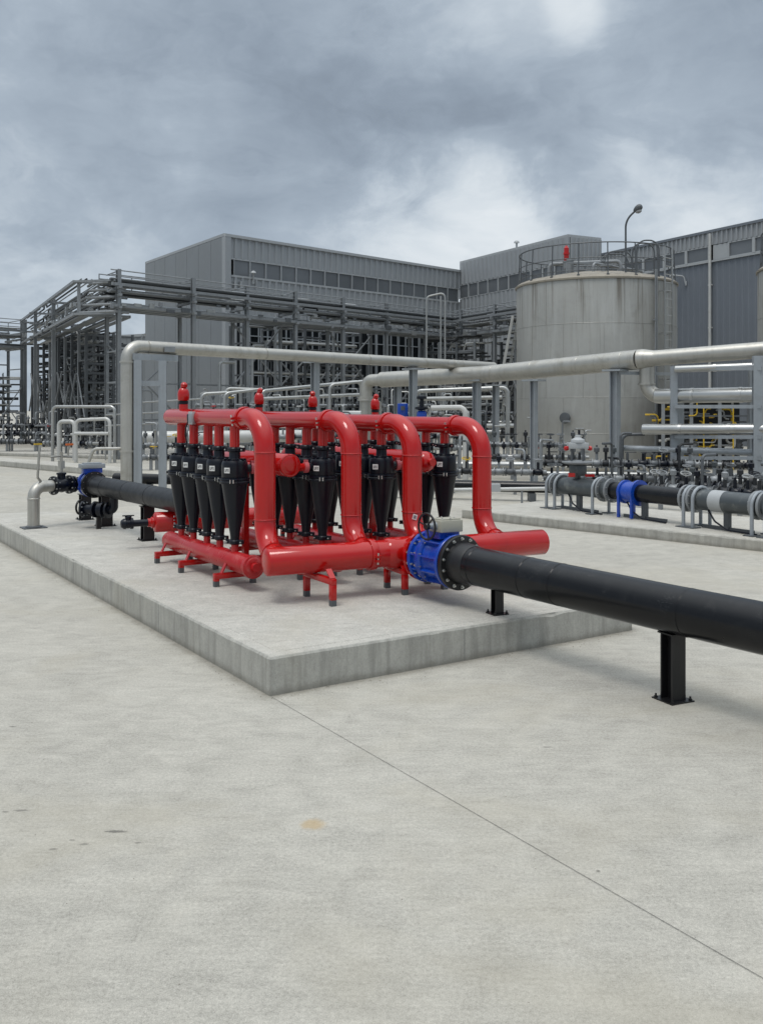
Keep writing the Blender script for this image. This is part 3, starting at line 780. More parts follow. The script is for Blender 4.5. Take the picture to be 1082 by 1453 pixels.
# ================================================================= LEFT VALVE STATION ON THE PLINTH
MZ = .735
c0 = Vec((-3.62, 11.98, MZ)); PL = Vec((.577, -.817, 0)).normalized()
root = T('supply_pipe', 'black pipe running from the small blue valve behind the leftmost filters', 'pipe', Vec((c0.x, c0.y, SZ)))
endp = ROW(0, 1.8, MZ) * .5 + ROW(1, 1.8, MZ) * .5
MB().tube([c0, endp, Vec((endp.x, endp.y, 1.2))], .118, 32, bend=.16).build('pipe', 'hdpe_dull', root, angle=50)
wr = MB()
dl = (endp - c0).normalized()
for q in (.45, 1.2, 1.9): wr.torus(c0 + dl * q, dl, .1175, .003, 32, 6)
wr.each('weld_bead', 'hdpe', root)
post(root, G(150, 746, SZ), MZ - .125, .14, .22, side=U)
post(root, c0 + dl * 1.75 - Z * (MZ - SZ), MZ - .125, .12, .18, side=U)
root = T('butterfly_valve', 'small blue flanged valve at the far left end of the plinth', 'valve', Vec((c0.x, c0.y, SZ)))
MB().lathe(c0, dl, [(.1, -.24), (.165, -.24), (.165, -.2), (.13, -.19), (.125, -.13), (.14, -.12), (.165, -.11), (.168, -.07), (.10, -.065)], 32).build('body', 'blue', root)
MB().lathe(c0, dl, [(.1, -.062), (.168, -.06), (.168, -.02), (.128, -.015), (.12, .1)], 32).build('flange', 'blackpaint', root)
MB().bolts(c0 - dl * .05, dl, .148, 12, .011, .07).bolts(c0 - dl * .22, dl, .148, 12, .011, .06).each('bolt', 'bolt', root)
MB().obox(c0 - dl * .13 + Z * .175, U * .12, dl * .05, Z * .03).build('top_flange', 'blue', root, bevel=.004)
gx = MB().obox(c0 - dl * .13 + Z * .235, U * .15, dl * .07, Z * .028); gx.obox(c0 - dl * .13 + Z * .27, U * .11, dl * .05, Z * .007); gx.build('gearbox', 'galvpaint', root, bevel=.004)
post(root, G(121, 737, SZ), MZ - .17, .13, .2, side=U)

f0 = G(48, 749, SZ); q1 = c0 - dl * .36
root = T('branch_line', 'galvanised elbow pipe with black valves rising from the plinth at far left', 'pipe', f0)
top = Vec((f0.x, f0.y, MZ)); en = q1; dr = (en - top).normalized()
MB().tube([f0 + Z * .01, top, top + dr * .26], .072, 24, bend=.13, k=10).build('elbow_pipe', 'zincwarm', root, angle=50)
MB().obox(f0 + Z * .006, U * .14, V * .12, Z * .006).lathe(f0, Z, [(.072, 0), (.10, .001), (.10, .02), (.08, .03)], 24).build('base_plate', 'dark', root)
MB().torus(top - Z * .14, Z, .072, .008, 24, 6).each('weld_bead', 'zincwarm', root)
LT = (en - top).length
gv = MB()
for s in (.27, .50): gv.lathe(top + dr * s, dr, [(.06, 0), (.118, .002), (.118, .028), (.06, .03)], 26)
gv.lathe(top + dr * .29, dr, [(.07, 0), (.082, .06), (.095, .11), (.082, .16), (.07, .22)], 24)
gv.lathe(top + dr * .40, Z, [(.055, .05), (.05, .13), (.062, .135), (.062, .155), (.035, .16)], 18)
vb = gv.build('gate_valve', 'black', root)
st_ = MB().cyl(top + dr * .40 + Z * .15, top + dr * .40 + Z * .42, .018, 10)
st_.obox(top + dr * .40 + Z * .26, dr * .03, Vec((-dr.y, dr.x, 0)) * .03, Z * .05)
st_.tube([top + dr * .40 + Z * .36 - dr * .16, top + dr * .40 + Z * .37, top + dr * .40 + Z * .35 + dr * .16], .014, 8)
st_.tube([top + dr * .40 + Z * .36 + dr * .1, top + dr * .5 + Z * .43, top + dr * .52 + Z * .50], .013, 8)
st_.build('stem', 'zincwarm', vb)
MB().obox(top + dr * .52 + Z * .51, dr * .05, Vec((-dr.y, dr.x, 0)) * .015, Z * .012).build('handle', 'orange', vb)
MB().bolts(top + dr * .285, dr, .098, 8, .011, .06).bolts(top + dr * .515, dr, .098, 8, .011, .06).each('bolt', 'bolt', vb)
c2 = MB().lathe(top + dr * .56, dr, [(.05, 0), (.105, .003), (.105, .03), (.07, .034), (.06, .09), (.09, .1), (.09, .13), (.06, .14)], 24)
c2.tube([top + dr * .53, top + dr * (LT + .05)], .062, 20); c2.build('check_valve', 'black', root)
dp = MB().tube([top + dr * .12 + Z * .04, top + dr * .12 - Vec((.02, .1, 0)) + Z * .12, top + dr * .12 - Vec((.0, .1, 0)) + Z * .42, top + dr * .13 - Vec((.0, .1, 0)) + Z * .52], .016, 8); dpo = dp.build('vent_pipe', 'zincwarm', root)
MB().obox(top + dr * .1 - Vec((.0, .1, 0)) + Z * .53, dr * .05, Vec((-dr.y, dr.x, 0)) * .012, Z * .01).build('handle', 'yellow', dpo)

dc = P(140, 723, 11.55); root = T('drain_valve', 'black flanged drain valve hanging below the small blue valve', 'valve', Vec((dc.x, dc.y, SZ)))
m = MB(); dx = Vec((.95, -.31, 0)).normalized()
m.tube([dc - dx * .22, dc + dx * .18], .055, 18)
for s in (-.22, -.06, .06): m.lathe(dc + dx * s, dx, [(.05, 0), (.1, .002), (.1, .028), (.05, .03)], 24)
m.lathe(dc + dx * -.02, dx, [(.06, 0), (.085, .03), (.085, .07), (.06, .1)], 20)
m.build('body', 'black', root)
m = MB().tube([dc + dx * .16, dc + dx * .22, dc + dx * .22 + Z * .28], .05, 16, bend=.05); m.lathe(dc + dx * .13, dx, [(.05, 0), (.1, .002), (.1, .025), (.05, .028)], 24); m.build('elbow', 'black', root)
MB().torus(dc - dx * .26 + Z * .02, dx, .085, .013, 24, 8).build('handwheel', 'blackpaint', root)
MB().bolts(dc - dx * .2, dx, .082, 8, .01, .05).each('bolt', 'steel', root)
MB().beam(Vec((dc.x, dc.y, SZ)), dc, .05, .05, U).build('leg', 'blackpaint', root)

# ================================================================= BUILDINGS
def corr(mb, p0, p1, z0, z1, out, pitch=.42, depth=.07):
    """trapezoid-ribbed cladding standing proud of the line p0-p1"""
    p0, p1 = Vec((p0[0], p0[1], 0)), Vec((p1[0], p1[1], 0)); d = p1 - p0; L = d.length; d /= L
    n = max(1, int(L / pitch)); st = L / n; pts = []
    for i in range(n):
        b = p0 + d * st * i
        pts += [b, b + d * st * .55, b + d * st * .65 + out * depth, b + d * st * .90 + out * depth]
    pts.append(p1)
    base = len(mb.v)
    for q in pts: mb.v += [q + Z * z0, q + Z * z1]
    for i in range(len(pts) - 1):
        a = base + 2 * i; mb.f.append((a, a + 2, a + 3, a + 1))
    return mb

def outn(p0, p1):
    d = (p1 - p0).normalized(); n = Vec((d.y, -d.x, 0))
    return n if n.dot(-(p0 + p1)) > 0 else -n

def window(parent, a, b, z0, z1, n, mull=.07, glass='glass', fm='trim'):
    """one framed window between plan points a and b"""
    d = (b - a).normalized()
    mull *= .62; f = MB()
    for p in (a + d * mull / 2, b - d * mull / 2): f.beam(p + Z * z0 + n * .03, p + Z * z1 + n * .03, mull, .07, d)
    for zz in (z0 + mull / 4, z1 - mull / 4): f.beam(a + d * mull + Z * zz + n * .03, b - d * mull + Z * zz + n * .03, .05, mull / 3, Z)
    o = f.build('window', fm, parent)
    MB().obox((a + b) / 2 + Z * (z0 + z1) / 2 - n * .02, d * ((b - a).length / 2 - mull), n * .01, Z * ((z1 - z0) / 2 - mull / 2)).build('pane', glass, o)
    return o

# --- long hall -----------------------------------------------------------
HL, HR = Vec((-7.8, 46.9, 0)), Vec((4.95, 59.35, 0)); HB = Vec((-14.0, 56.1, 0)); hz = 10.27
hd = (HR - HL).normalized(); hn = outn(HL, HR); sdv = (HB - HL).normalized(); sn = outn(HL, HB)
hall = T('long_hall', 'long grey ribbed factory hall with a high window band behind the left pipe rack', 'building', HL)
HLEN = (HR - HL).length; he = lambda s: HL + hd * s
m = MB(); corr(m, he(.35), HR, 9.22, hz, hn); corr(m, he(.35), HR, 6.4, 8.3, hn); m.build('ribbed_wall', 'clad_wall', hall, angle=10)
m = MB()
m.obox((he(.35) + HR) / 2 - hn * .25 + Z * 3.2, hd * (HLEN / 2 - .18), hn * .1, Z * 3.2)
m.obox((he(.35) + HR) / 2 - hn * .25 + Z * 8.3, hd * (HLEN / 2 - .18), hn * .1, Z * 1.88)
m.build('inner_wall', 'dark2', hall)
m = MB(); m.beam(HL - hn * .02 + hd * .17, HL - hn * .02 + hd * .17 + Z * (hz - .02), .34, .3, hd)
for s in (.6, .95): m.cyl(he(s) + hn * .12, he(s) + hn * .12 + Z * 8.1, .075, 10)
m.build('corner_trim', 'clad_wall', hall)
# side wall: flat panels with joints
m = MB(); SL = (HB - HL).length
npan = 7
for i in range(npan):
    a_, b_ = HL + sdv * (SL * i / npan + .012), HL + sdv * (SL * (i + 1) / npan - .012)
    m.obox((a_ + b_) / 2 + Z * hz / 2 - sn * .05, sdv * ((b_ - a_).length / 2), sn * .05, Z * (hz / 2 - .02))
m.build('side_wall', 'clad_flat', hall, angle=10)
m = MB(); bk = hn * -14
top = [HL, HR, HR + bk, HB]
m.v += [p + Z * (hz + .0) - (Vec()) for p in top] + [p + Z * (hz + .14) for p in top]
m.f += [(3, 2, 1, 0), (4, 5, 6, 7)] + [(i, (i + 1) % 4, 4 + (i + 1) % 4, 4 + i) for i in range(4)]
m.build('roof', 'clad_wall', hall)
m = MB(); m.beam(HL + hn * .06 + Z * (hz + .04), HR + hn * .06 + Z * (hz + .04), .16, .14, hn)
m.beam(he(.4) + hn * .04 + Z * 9.19, HR + hn * .04 + Z * 9.19, .04, .07, hn); m.beam(he(.4) + hn * .05 + Z * 8.33, HR + hn * .05 + Z * 8.33, .05, .09, hn)
m.build('eaves_trim', 'trim', hall)
NW = 17; w0, w1 = .55, HLEN - .25
for i in range(NW):
    a_, b_ = he(w0 + (w1 - w0) * i / NW), he(w0 + (w1 - w0) * (i + 1) / NW); window(hall, a_, b_, 8.36, 9.19, hn, .06, 'glass', 'clad_wall')
# tall dark glazing below, one frame grid and pane per bay
NB = 9
for i in range(NB):
    s0, s1 = 1.5 + (HLEN - 1.7) * i / NB, 1.5 + (HLEN - 1.7) * (i + 1) / NB
    a_, b_ = he(s0 + .02), he(s1 - .02); f = MB()
    for q in range(4):
        p = a_ + (b_ - a_) * (q / 3); f.beam(p + Z * .3 + hn * .02, p + Z * 6.38 + hn * .02, .055 if q in (1, 2) else .10, .09, hd)
    for zz in (1.2, 2.3, 3.4, 4.4, 5.4): f.beam(a_ + Z * zz + hn * .02, b_ + Z * zz + hn * .02, .05, .075, Z)
    fo = f.build('glazed_bay', 'galvpaint', hall)
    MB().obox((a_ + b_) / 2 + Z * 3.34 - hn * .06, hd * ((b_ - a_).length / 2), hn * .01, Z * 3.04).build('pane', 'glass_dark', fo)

# --- low annex -----------------------------------------------------------
XA, XB = P(120, 580, 60.0), P(212, 580, 57.5); XA.z = XB.z = 0; xd = (XB - XA).normalized(); xn = outn(XA, XB); XL = (XB - XA).length
anx = T('low_annex', 'low flat grey annex left of the long hall behind the rack posts', 'building', XA)
m = MB()
for k in range(6): m.obox(XA + xd * (XL * (k + .5) / 6) - xn * 2 + Z * 3.05, xd * (XL / 12 - .012), xn * 2, Z * 3.05)
m.build('side_wall', 'clad_flat', anx)
MB().obox((XA + XB) / 2 - xn * 2 + Z * 6.19, xd * (XL / 2 + .05), xn * 2.06, Z * .08).build('roof', 'clad_wall', anx)
# --- middle block --------------------------------------------------------
KA, KB = Vec((4.9, 59.3, 0)), Vec((9.84, 50.0, 0)); kz = 10.8; kdv = (KB - KA).normalized(); kn2 = outn(KA, KB); KL = (KB - KA).length
KC = Vec((11.85, 51.07, 0)); cn = outn(KB, KC)
blk = T('middle_block', 'grey ribbed block with a dark window strip, left of and behind the round tank', 'building', KA)
m = MB(); corr(m, KA, KB, 9.45, kz, kn2); corr(m, KA, KB, 4.6, 8.55, kn2); corr(m, KB, KC, 4.6, kz, cn, .26); m.build('ribbed_wall', 'clad_wall', blk, angle=10)
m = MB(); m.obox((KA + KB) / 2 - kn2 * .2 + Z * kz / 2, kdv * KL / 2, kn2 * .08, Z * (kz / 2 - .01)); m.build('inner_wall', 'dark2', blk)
m = MB(); rt = [KA, KB, KC, KC + (KA - KB) * .9]
m.v += [p + Z * kz for p in rt] + [p + Z * (kz + .13) for p in rt]; m.f += [(3, 2, 1, 0), (4, 5, 6, 7)] + [(i, (i + 1) % 4, 4 + (i + 1) % 4, 4 + i) for i in range(4)]
m.build('roof', 'trim', blk)
for i in range(10):
    a_, b_ = KA + kdv * (KL * i / 10), KA + kdv * (KL * (i + 1) / 10); window(blk, a_, b_, 8.58, 9.42, kn2, .06)
m = MB(); m.cyl(KA + kdv * 5.3 + Z * kz - kn2 * .5, KA + kdv * 5.3 - kn2 * .5 + Z * (kz + .55), .06, 10); m.lathe(KA + kdv * 5.3 - kn2 * .5 + Z * (kz + .5), Z, [(.05, 0), (.17, .02), (.13, .12), (.03, .16)], 12); m.build('roof_vent', 'trim', blk)

# --- right hall ----------------------------------------------------------
EA = Vec((10.9, 52.93, 0)); ED = Vec((.469, -.883, 0)).normalized(); EL = 22; EB = EA + ED * EL; en_ = outn(EA, EB); ez = 9.96
rh = T('right_hall', 'slate blue ribbed hall with high windows and a white downpipe, right of the round tank', 'building', EA)
ee = lambda s: EA + ED * s
m = MB(); corr(m, EA, EB, 9.37, ez, en_, .28); m.build('upper_wall', 'clad_wall', rh, angle=10)
m = MB(); corr(m, EA, EB, .0, 8.58, en_, .36, .03); m.build('ribbed_wall', 'clad_blue', rh, angle=10)
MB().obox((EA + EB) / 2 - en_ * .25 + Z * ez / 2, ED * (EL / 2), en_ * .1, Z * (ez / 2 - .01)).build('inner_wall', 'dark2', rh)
m = MB(); rt = [EA + en_ * .1, EB + en_ * .1, EB - en_ * 16, EA - en_ * 16]
m.v += [p + Z * ez for p in rt] + [p + Z * (ez + .12) for p in rt]; m.f += [(3, 2, 1, 0), (4, 5, 6, 7)] + [(i, (i + 1) % 4, 4 + (i + 1) % 4, 4 + i) for i in range(4)]
m.build('roof', 'clad_blue', rh)
m = MB(); m.beam(EA + en_ * .05 + Z * 8.60, EB + en_ * .05 + Z * 8.60, .09, .08, en_); m.build('sill_trim', 'trim', rh)
sdn = 9.72   # downpipe position along the wall
for k in range(5): window(rh, ee(sdn - .10 - 1.45 * (k + 1)), ee(sdn - .10 - 1.45 * k), 8.66, 9.35, en_, .12)
MB().obox(ee(sdn + .55) + Z * 9.0 - en_ * .01, ED * .44, en_ * .04, Z * .34).build('blank_panel', 'trim', rh)
for k in range(7): window(rh, ee(sdn + 1.0 + 1.45 * k), ee(sdn + 1.0 + 1.45 * (k + 1)), 8.66, 9.35, en_, .12)
m = MB().cyl(ee(sdn) + en_ * .12, ee(sdn) + en_ * .12 + Z * 9.9, .07, 12)
for zz in (1.5, 3.5, 5.5, 7.5): m.obox(ee(sdn) + en_ * .09 + Z * zz, ED * .1, en_ * .05, Z * .03)
m.build('downpipe', 'white', rh)

def wall_lamp(label, p, out, arm=.5):
    r = T('wall_lamp', label, 'lamp', p)
    MB().obox(p + out * .03, Vec((-out.y, out.x, 0)) * .07, out * .03, Z * .1).build('bracket', 'trim', r)
    MB().tube([p + out * .05, p + out * .12 + Z * .35, p + out * arm + Z * .42], .035, 8, bend=.15).build('arm', 'trim', r)
    MB().lathe(p + out * (arm + .05) + Z * .33, Z, [(.14, 0), (.15, .03), (.1, .12), (.04, .15)], 14).build('head', 'trim', r)
wall_lamp('small bracket lamp on the ribbed wall of the long hall', he(1.75) + Z * 8.15 + hn * .06, (hn + Vec((-.6, 0, 0))).normalized(), .55)
wall_lamp('small bracket lamp on the slate blue wall left of the downpipe', ee(8.2) + Z * 7.75 + en_ * .05, (en_ - ED * .8).normalized(), .6)

# ================================================================= TANKS
def tank(label, ctr, r, zt, full=True):
    root = T('storage_tank', label, 'tank', ctr, 'round storage tanks'); c = Vec((0, 0, 0)); n = 72
    root.location = Vec((0, 0, 0))
    MB().lathe(c, Z, [(r * .9, .0), (r + .05, .0), (r + .05, .16), (r, .17), (r, zt - .10), (r - .01, zt - .06), (r * .9, zt - .05)], n).build('shell', 'tank', root, angle=50)
    sm = MB()
    for zz in (.95, 2.05, 3.15, 4.30): sm.torus(Z * zz, Z, r, .008, n, 6)
    for k, zz in enumerate((.17, .95, 2.05, 3.15, 4.30)):
        top_ = (.95, 2.05, 3.15, 4.30, zt - .1)[k]
        for q in range(13):
            a = 2 * math.pi * (q + (k % 2) * .5) / 13; e = Vec((math.cos(a), math.sin(a), 0)); sm.obox(e * r + Z * (zz + top_) / 2, e * .007, Vec((-e.y, e.x, 0)) * .009, Z * ((top_ - zz) / 2 - .005))
    sm.build('seam', 'tank', root)
    MB().lathe(c, Z, [(r * .9, zt - .12), (r + .04, zt - .10), (r + .045, zt - .05), (r - .06, zt + .03), (r - .22, zt + .09), (r * .5, zt + .30), (.2, zt + .42), (.01, zt + .43)], n).build('roof', 'tankrim', root, angle=30)
    # railing on the roof edge
    rr = r - .10; po = 18
    for q in range(po):
        a = 2 * math.pi * q / po + .1; e = Vec((math.cos(a), math.sin(a), 0))
        MB().cyl(e * (rr + .05) + Z * (zt - .12), e * rr + Z * (zt + 1.0), .019, 8).obox(e * (rr + .03) + Z * (zt - .02), e * .05, Vec((-e.y, e.x, 0)) * .04, Z * .06).build('rail_post', 'dark', root)
    rl = MB()
    for zz, q in ((1.0, .020), (.55, .015), (.18, .014)): rl.torus(Z * (zt + zz), Z, rr, q, 64, 6)
    rl.build('railing', 'dark', root)
    # vertical ladder on the side towards the front right
    a = R(-50); e = Vec((math.cos(a), math.sin(a), 0)); tn = Vec((-e.y, e.x, 0)); ld_ = MB()
    for sg in (-.2, .2): ld_.beam(e * (r + .18) + tn * sg + Z * .6, e * (r + .18) + tn * sg + Z * (zt + .9), .05, .03, tn)
    zz = .8
    while zz < zt + .8: ld_.cyl(e * (r + .18) + tn * -.2 + Z * zz, e * (r + .18) + tn * .2 + Z * zz, .014, 6); zz += .25
    for zz in (1.2, 2.6, 4.0, 5.3): 
        for sg in (-.2, .2): ld_.beam(e * r + tn * sg + Z * zz, e * (r + .17) + tn * sg + Z * zz, .03, .03, Z)
    ld_.build('ladder', 'galv', root)
    cb = MB()
    for q in (-.42, -.5): cb.cyl(e * (r + .05) + tn * q + Z * .4, e * (r + .05) + tn * q + Z * (zt + .2), .022, 8)
    for zz in (1.6, 3, 4.4): cb.obox(e * (r + .03) + tn * -.46 + Z * zz, e * .03, tn * .1, Z * .02)
    cb.build('conduit', 'steel', root)
    a = R(-122); e = Vec((math.cos(a), math.sin(a), 0))
    MB().lathe(e * (r - .02) + Z * 1.42, e, [(.10, 0), (.10, .16), (.17, .165), (.17, .2), (.15, .205), (.15, .23), (.06, .24)], 20).build('manhole', 'dark', root)
    # roof fittings
    m = MB(); rq = random.Random(5)
    for q in range(7):
        a = rq.uniform(0, 6.28); d_ = rq.uniform(.6, 1.7); b_ = Vec((math.cos(a) * d_, math.sin(a) * d_, zt + .1)); hh = rq.uniform(.35, .7)
        m.cyl(b_, b_ + Z * hh, rq.uniform(.05, .1), 10); m.lathe(b_ + Z * (hh - .08), Z, [(.12, 0), (.12, .05), (.05, .06)], 12)
    m.tube([(-1.6, -.5, zt + .1), (-1.6, -.5, zt + .62), (.6, -.9, zt + .66), (.6, -.9, zt + .2)], .06, 10, bend=.15)
    m.tube([(-.4, -1.5, zt + .1), (-.4, -1.5, zt + .5), (1.7, .6, zt + .55), (1.7, .6, zt + .1)], .045, 10, bend=.12)
    for q in range(5): m.beam((-1.2 + q * .35, -1.3 + .1 * q, zt + .02), (-1.2 + q * .35, -1.3 + .1 * q, zt + .55), .04, .04)
    m.beam((-1.2, -1.3, zt + .55), (.2, -.9, zt + .55), .05, .05)
    m.build('roof_fittings', 'steel', root)
    for (x_, y_, w_) in ((1.0, -1.3, .7), (.5, .8, .9)):
        hp = MB(); hp.tube([(x_, y_, zt), (x_, y_, zt + 1.25), (x_ + w_, y_, zt + 1.25), (x_ + w_, y_, zt)], .025, 8, bend=.3)
        hp.build('hatch_rail', 'dark', root); hp = MB(); hp.tube([(x_, y_ + .5, zt), (x_, y_ + .5, zt + 1.25), (x_ + w_, y_ + .5, zt + 1.25), (x_ + w_, y_ + .5, zt)], .025, 8, bend=.3); hp.build('hatch_rail', 'dark', root)
    root.location = ctr; return root
TC = P(844, 653, 31.0); TC.z = 0; TR = 2.56; TZ = 5.74
t1 = tank('large weathered grey round tank with roof railing and ladder', TC, TR, TZ)
t2 = copy_tree(t1); t2.location = Vec((13.15, 26.2, 0)); t2.scale = (1, 1, .985); t2['label'] = 'round grey tank cut off by the right edge of the photo'
bp_ = P(803, 372, 30.2); root = T('beacon', 'red warning beacon on the roof of the large round tank', 'beacon', bp_ - Z * .15)
MB().lathe(bp_ - Z * .22, Z, [(.10, 0), (.10, .2), (.12, .21), (.12, .25), (.085, .26)], 14).build('base', 'steel', root)
MB().lathe(bp_ + Z * .03, Z, [(.065, 0), (.08, .03), (.08, .2), (.10, .21), (.10, .27), (.08, .28), (.08, .42), (.04, .47), (.04, .50)], 16).build('lens', 'red', root)
lp = P(887, 392, 28.9); ltop = P(887, 312, 28.9); lh = P(903, 297, 28.7)
root = T('lamp_post', 'curved lamp post rising above the railing of the large tank', 'lamp', lp)
MB().tube([lp - Z * .1, ltop, lh], .03, 10, bend=.5).build('pole', 'dark', root)
hdv = (lh - ltop).normalized()
m = MB().lathe(lh - hdv * .12 + Z * .02, (hdv - Z * .12), [(.035, 0), (.07, .04), (.10, .12), (.105, .20), (.08, .26), (.035, .29)], 18); m.build('lamp_head', 'dark', root)
MB().lathe(lh + hdv * .06 - Z * .09, -Z + hdv * .3, [(.10, 0), (.09, .04), (.04, .07)], 16).build('lens', 'lampglass', root)

# ================================================================= PIPE RACKS
def rack(label, pts, off, ztop, seed, zdeck=5.86, zlow=5.15, ext0=0., ext1=0., rail=True, mid=True, post_mat='steel', npipe=9, bracing=True):
    """pipe rack: posts along pts, a second row at off, two trays of pipes and a walkway rail"""
    q = random.Random(seed); pts = [Vec((p[0], p[1], 0)) for p in pts]; off = Vec((off[0], off[1], 0)); on = off.normalized()
    root = T('pipe_rack', label, 'pipe rack', pts[0], 'steel pipe racks')
    d = (pts[-1] - pts[0]).normalized(); p0 = pts[0] - d * ext0; p1 = pts[-1] + d * ext1
    for p in pts:
        MB().hbeam(p, p + Z * ztop, .135, .135, d).build('post', post_mat, root)
        MB().hbeam(p + off, p + off + Z * (zdeck + .05), .11, .11, d).build('rear_post', post_mat, root)
        for zz in (zlow - .06, zdeck - .1, (zlow + zdeck) / 2): MB().beam(p - on * .25 + Z * zz, p + off + on * .25 + Z * zz, .08, .10, Z).build('cross_beam', 'steel', root)
        if bracing:
            zz = .5
            while zz < zlow - .5:
                MB().beam(p + on * .09 + Z * zz, p + off - on * .09 + Z * zz, .05, .05, Z).build('rung', 'steel', root)
                zz += 1.05
        
    bm_ = MB()
    for zz in (zdeck, zlow):
        for o_ in (-.1, 1.1): bm_.beam(p0 + off * o_ + Z * zz, p1 + off * o_ + Z * zz, .07, .10, on)
    bm_.build('long_beam', 'steel', root)
    for f_ in (.12, .5, .86): MB().obox((p0 + p1) / 2 + off * f_ + Z * (zlow - .02), d * ((p1 - p0).length / 2), off * .07, Z * .02).build('cable_tray', 'steel', root)
    for lev in (zlow + .06, (zlow + zdeck) / 2 + .06, zdeck + .06):
        for k in range(npipe):
            if q.random() < .12: continue
            r_ = q.choice((.025, .03, .035, .04, .05, .06)); o_ = off * ((k + .5) / npipe)
            a_ = p0 + o_ + Z * (lev + r_ + q.uniform(0, .06)); b_ = p1 + o_ + Z * (a_.z)
            pts_ = [a_]
            L = (p1 - p0).length
            if q.random() < .5:     # an expansion loop
                s_ = q.uniform(.2, .7) * L; hgt = q.uniform(.12, .3)
                pts_ += [a_ + d * s_, a_ + d * s_ + Z * hgt, a_ + d * (s_ + .8) + Z * hgt, a_ + d * (s_ + .8)]
            pts_.append(b_ if False else a_ + d * L)
            MB().tube(pts_, r_, 8, bend=.08, k=3).build('pipe', q.choice(('galv', 'steel', 'galv', 'dark', 'steel', 'dark2', 'galvpaint')), root)
    s_ = 0; L = (p1 - p0).length
    while s_ < L:
        b_ = p0 + d * s_ - on * q.uniform(.12, .2) + Z * q.uniform(zlow - .05, zlow + .35)
        MB().obox(b_, d * q.uniform(.05, .18), on * .04, Z * q.uniform(.03, .09)).build('junction_box', q.choice(('steel', 'galv', 'dark')), root); s_ += q.uniform(.3, .8)
    if bracing:
        for k in range(len(pts) - 1):
            a_, b_ = pts[k] + off, pts[k + 1] + off
            for zz in (1.3, 2.6, 3.9): MB().beam(a_ + Z * zz, b_ + Z * zz, .06, .07, Z).build('tie_beam', q.choice(('steel', 'dark')), root)
            if k % 2 == 0 or q.random() < .5:
                z1_, z2_ = q.choice(((1.3, 3.9), (2.6, 5.0), (.2, 2.6))); MB().beam(a_ - on * .05 + Z * z1_, b_ - on * .05 + Z * z2_, .05, .05).build('brace', 'steel', root); MB().beam(a_ - on * .11 + Z * z2_, b_ - on * .11 + Z * z1_, .05, .05).build('brace', 'steel', root)
            for _ in range(2):
                s_ = q.uniform(.15, .85); c_ = a_ + (b_ - a_) * s_ - off * q.uniform(.1, .8); zt_ = q.uniform(1.8, 4.8)
                MB().tube([c_, c_ + Z * zt_, c_ + Z * zt_ + d * q.uniform(-.8, .8)], q.choice((.03, .045, .06)), 8, bend=.15, k=3).build('riser', q.choice(('galv', 'steel', 'dark')), root)
    if rail:
        rl = MB()
        for zz in (ztop - .04, (ztop + zdeck) / 2 + .06, zdeck + .2): rl.tube([p0 - on * .02 + Z * zz, p1 - on * .02 + Z * zz], .022, 6)
        for zz in (ztop - .04, (ztop + zdeck) / 2 + .06): rl.tube([p0 + off + Z * zz, p1 + off + Z * zz], .02, 6)
        s_ = 0
        while s_ < L: rl.cyl(p0 + d * s_ + off + Z * zdeck, p0 + d * s_ + off + Z * (ztop - .03), .02, 6); s_ += 1.3
        for p in pts: rl.tube([p + Z * (ztop - .05), p + off + Z * (ztop - .05)], .022, 6)
        rl.build('handrail', 'steel', root)
    return root
RA = [(-8.8, 31.7), (-6.72, 33.8), (-5.1, 35.9), (-3.42, 37.6), (-1.62, 39.7), (.22, 41.9), (2.03, 43.9), (3.7, 45.6)]
rack('long left pipe rack with handrail running along the front of the ribbed hall', RA, (-.71, 1.09), 6.38, 1, ext1=.4, ext0=.3)
RCp = [(-12.95, 37.4), (-15.2, 41.6), (-17.3, 46)]
rack('pipe rack leading away at left from the tall corner post', RCp, (1.35, .8), 6.04, 2, zdeck=6.0, zlow=4.9, rail=False, bracing=False, ext0=6.0)
rcroot = [o for o in COL.objects if o.name.startswith('pipe_rack')][1]
dC = (Vec((-17.3, 46, 0)) - Vec((-12.95, 37.4, 0))).normalized(); eC = Vec((-12.95, 37.4, 0)) - dC * 6.0; oC = Vec((1.35, .8, 0)); eA = Vec((-8.8, 31.7, 0)); oA = Vec((-.71, 1.09, 0)); dA = Vec((.64, .77, 0))
for k in range(14):
    zz = 4.95 + .085 * k; f_ = (k * 5 % 14) / 14; a_ = eC + oC * f_ + Z * zz; b_ = eA + oA * f_ - dA * .2 + Z * zz
    MB().tube([a_ + dC * .8, a_, b_, b_ + dA * .6], (.05, .035, .06)[k % 3], 8, bend=.25, k=4).build('corner_pipe', ('steel', 'galv', 'dark')[k % 3], rcroot)
for zz in (4.9, 6.0):
    MB().beam(eC - oC * .1 + Z * zz, eA - dA * .1 + Z * zz, .07, .10, Z).build('corner_beam', 'steel', rcroot)
    MB().beam(eC - oC * .12 + Z * zz, eC + oC * 1.12 + Z * zz, .08, .10, Z).build('end_beam', 'steel', rcroot)
MB().beam(eC + Z * 4.9, eC + Z * 6.0, .10, .10, dC).build('end_strut', 'steel', rcroot)
RDp = [(-17.6, 46.4), (-19.7, 43.9), (-21.8, 41.4)]
rack('farthest left pipe rack, with handrail, cut off by the left edge', RDp, (-1.2, 1.3), 6.1, 3, zdeck=5.5, zlow=4.7, ext1=3)
RBp = [(3.75, 44.6), (5.05, 42.15), (6.35, 39.7), (7.6, 37.3)]
rack('pipe rack turning forward in front of the middle block, ending behind the tank', RBp, (1.0, .55), 6.38, 4, ext0=.6, ext1=2)

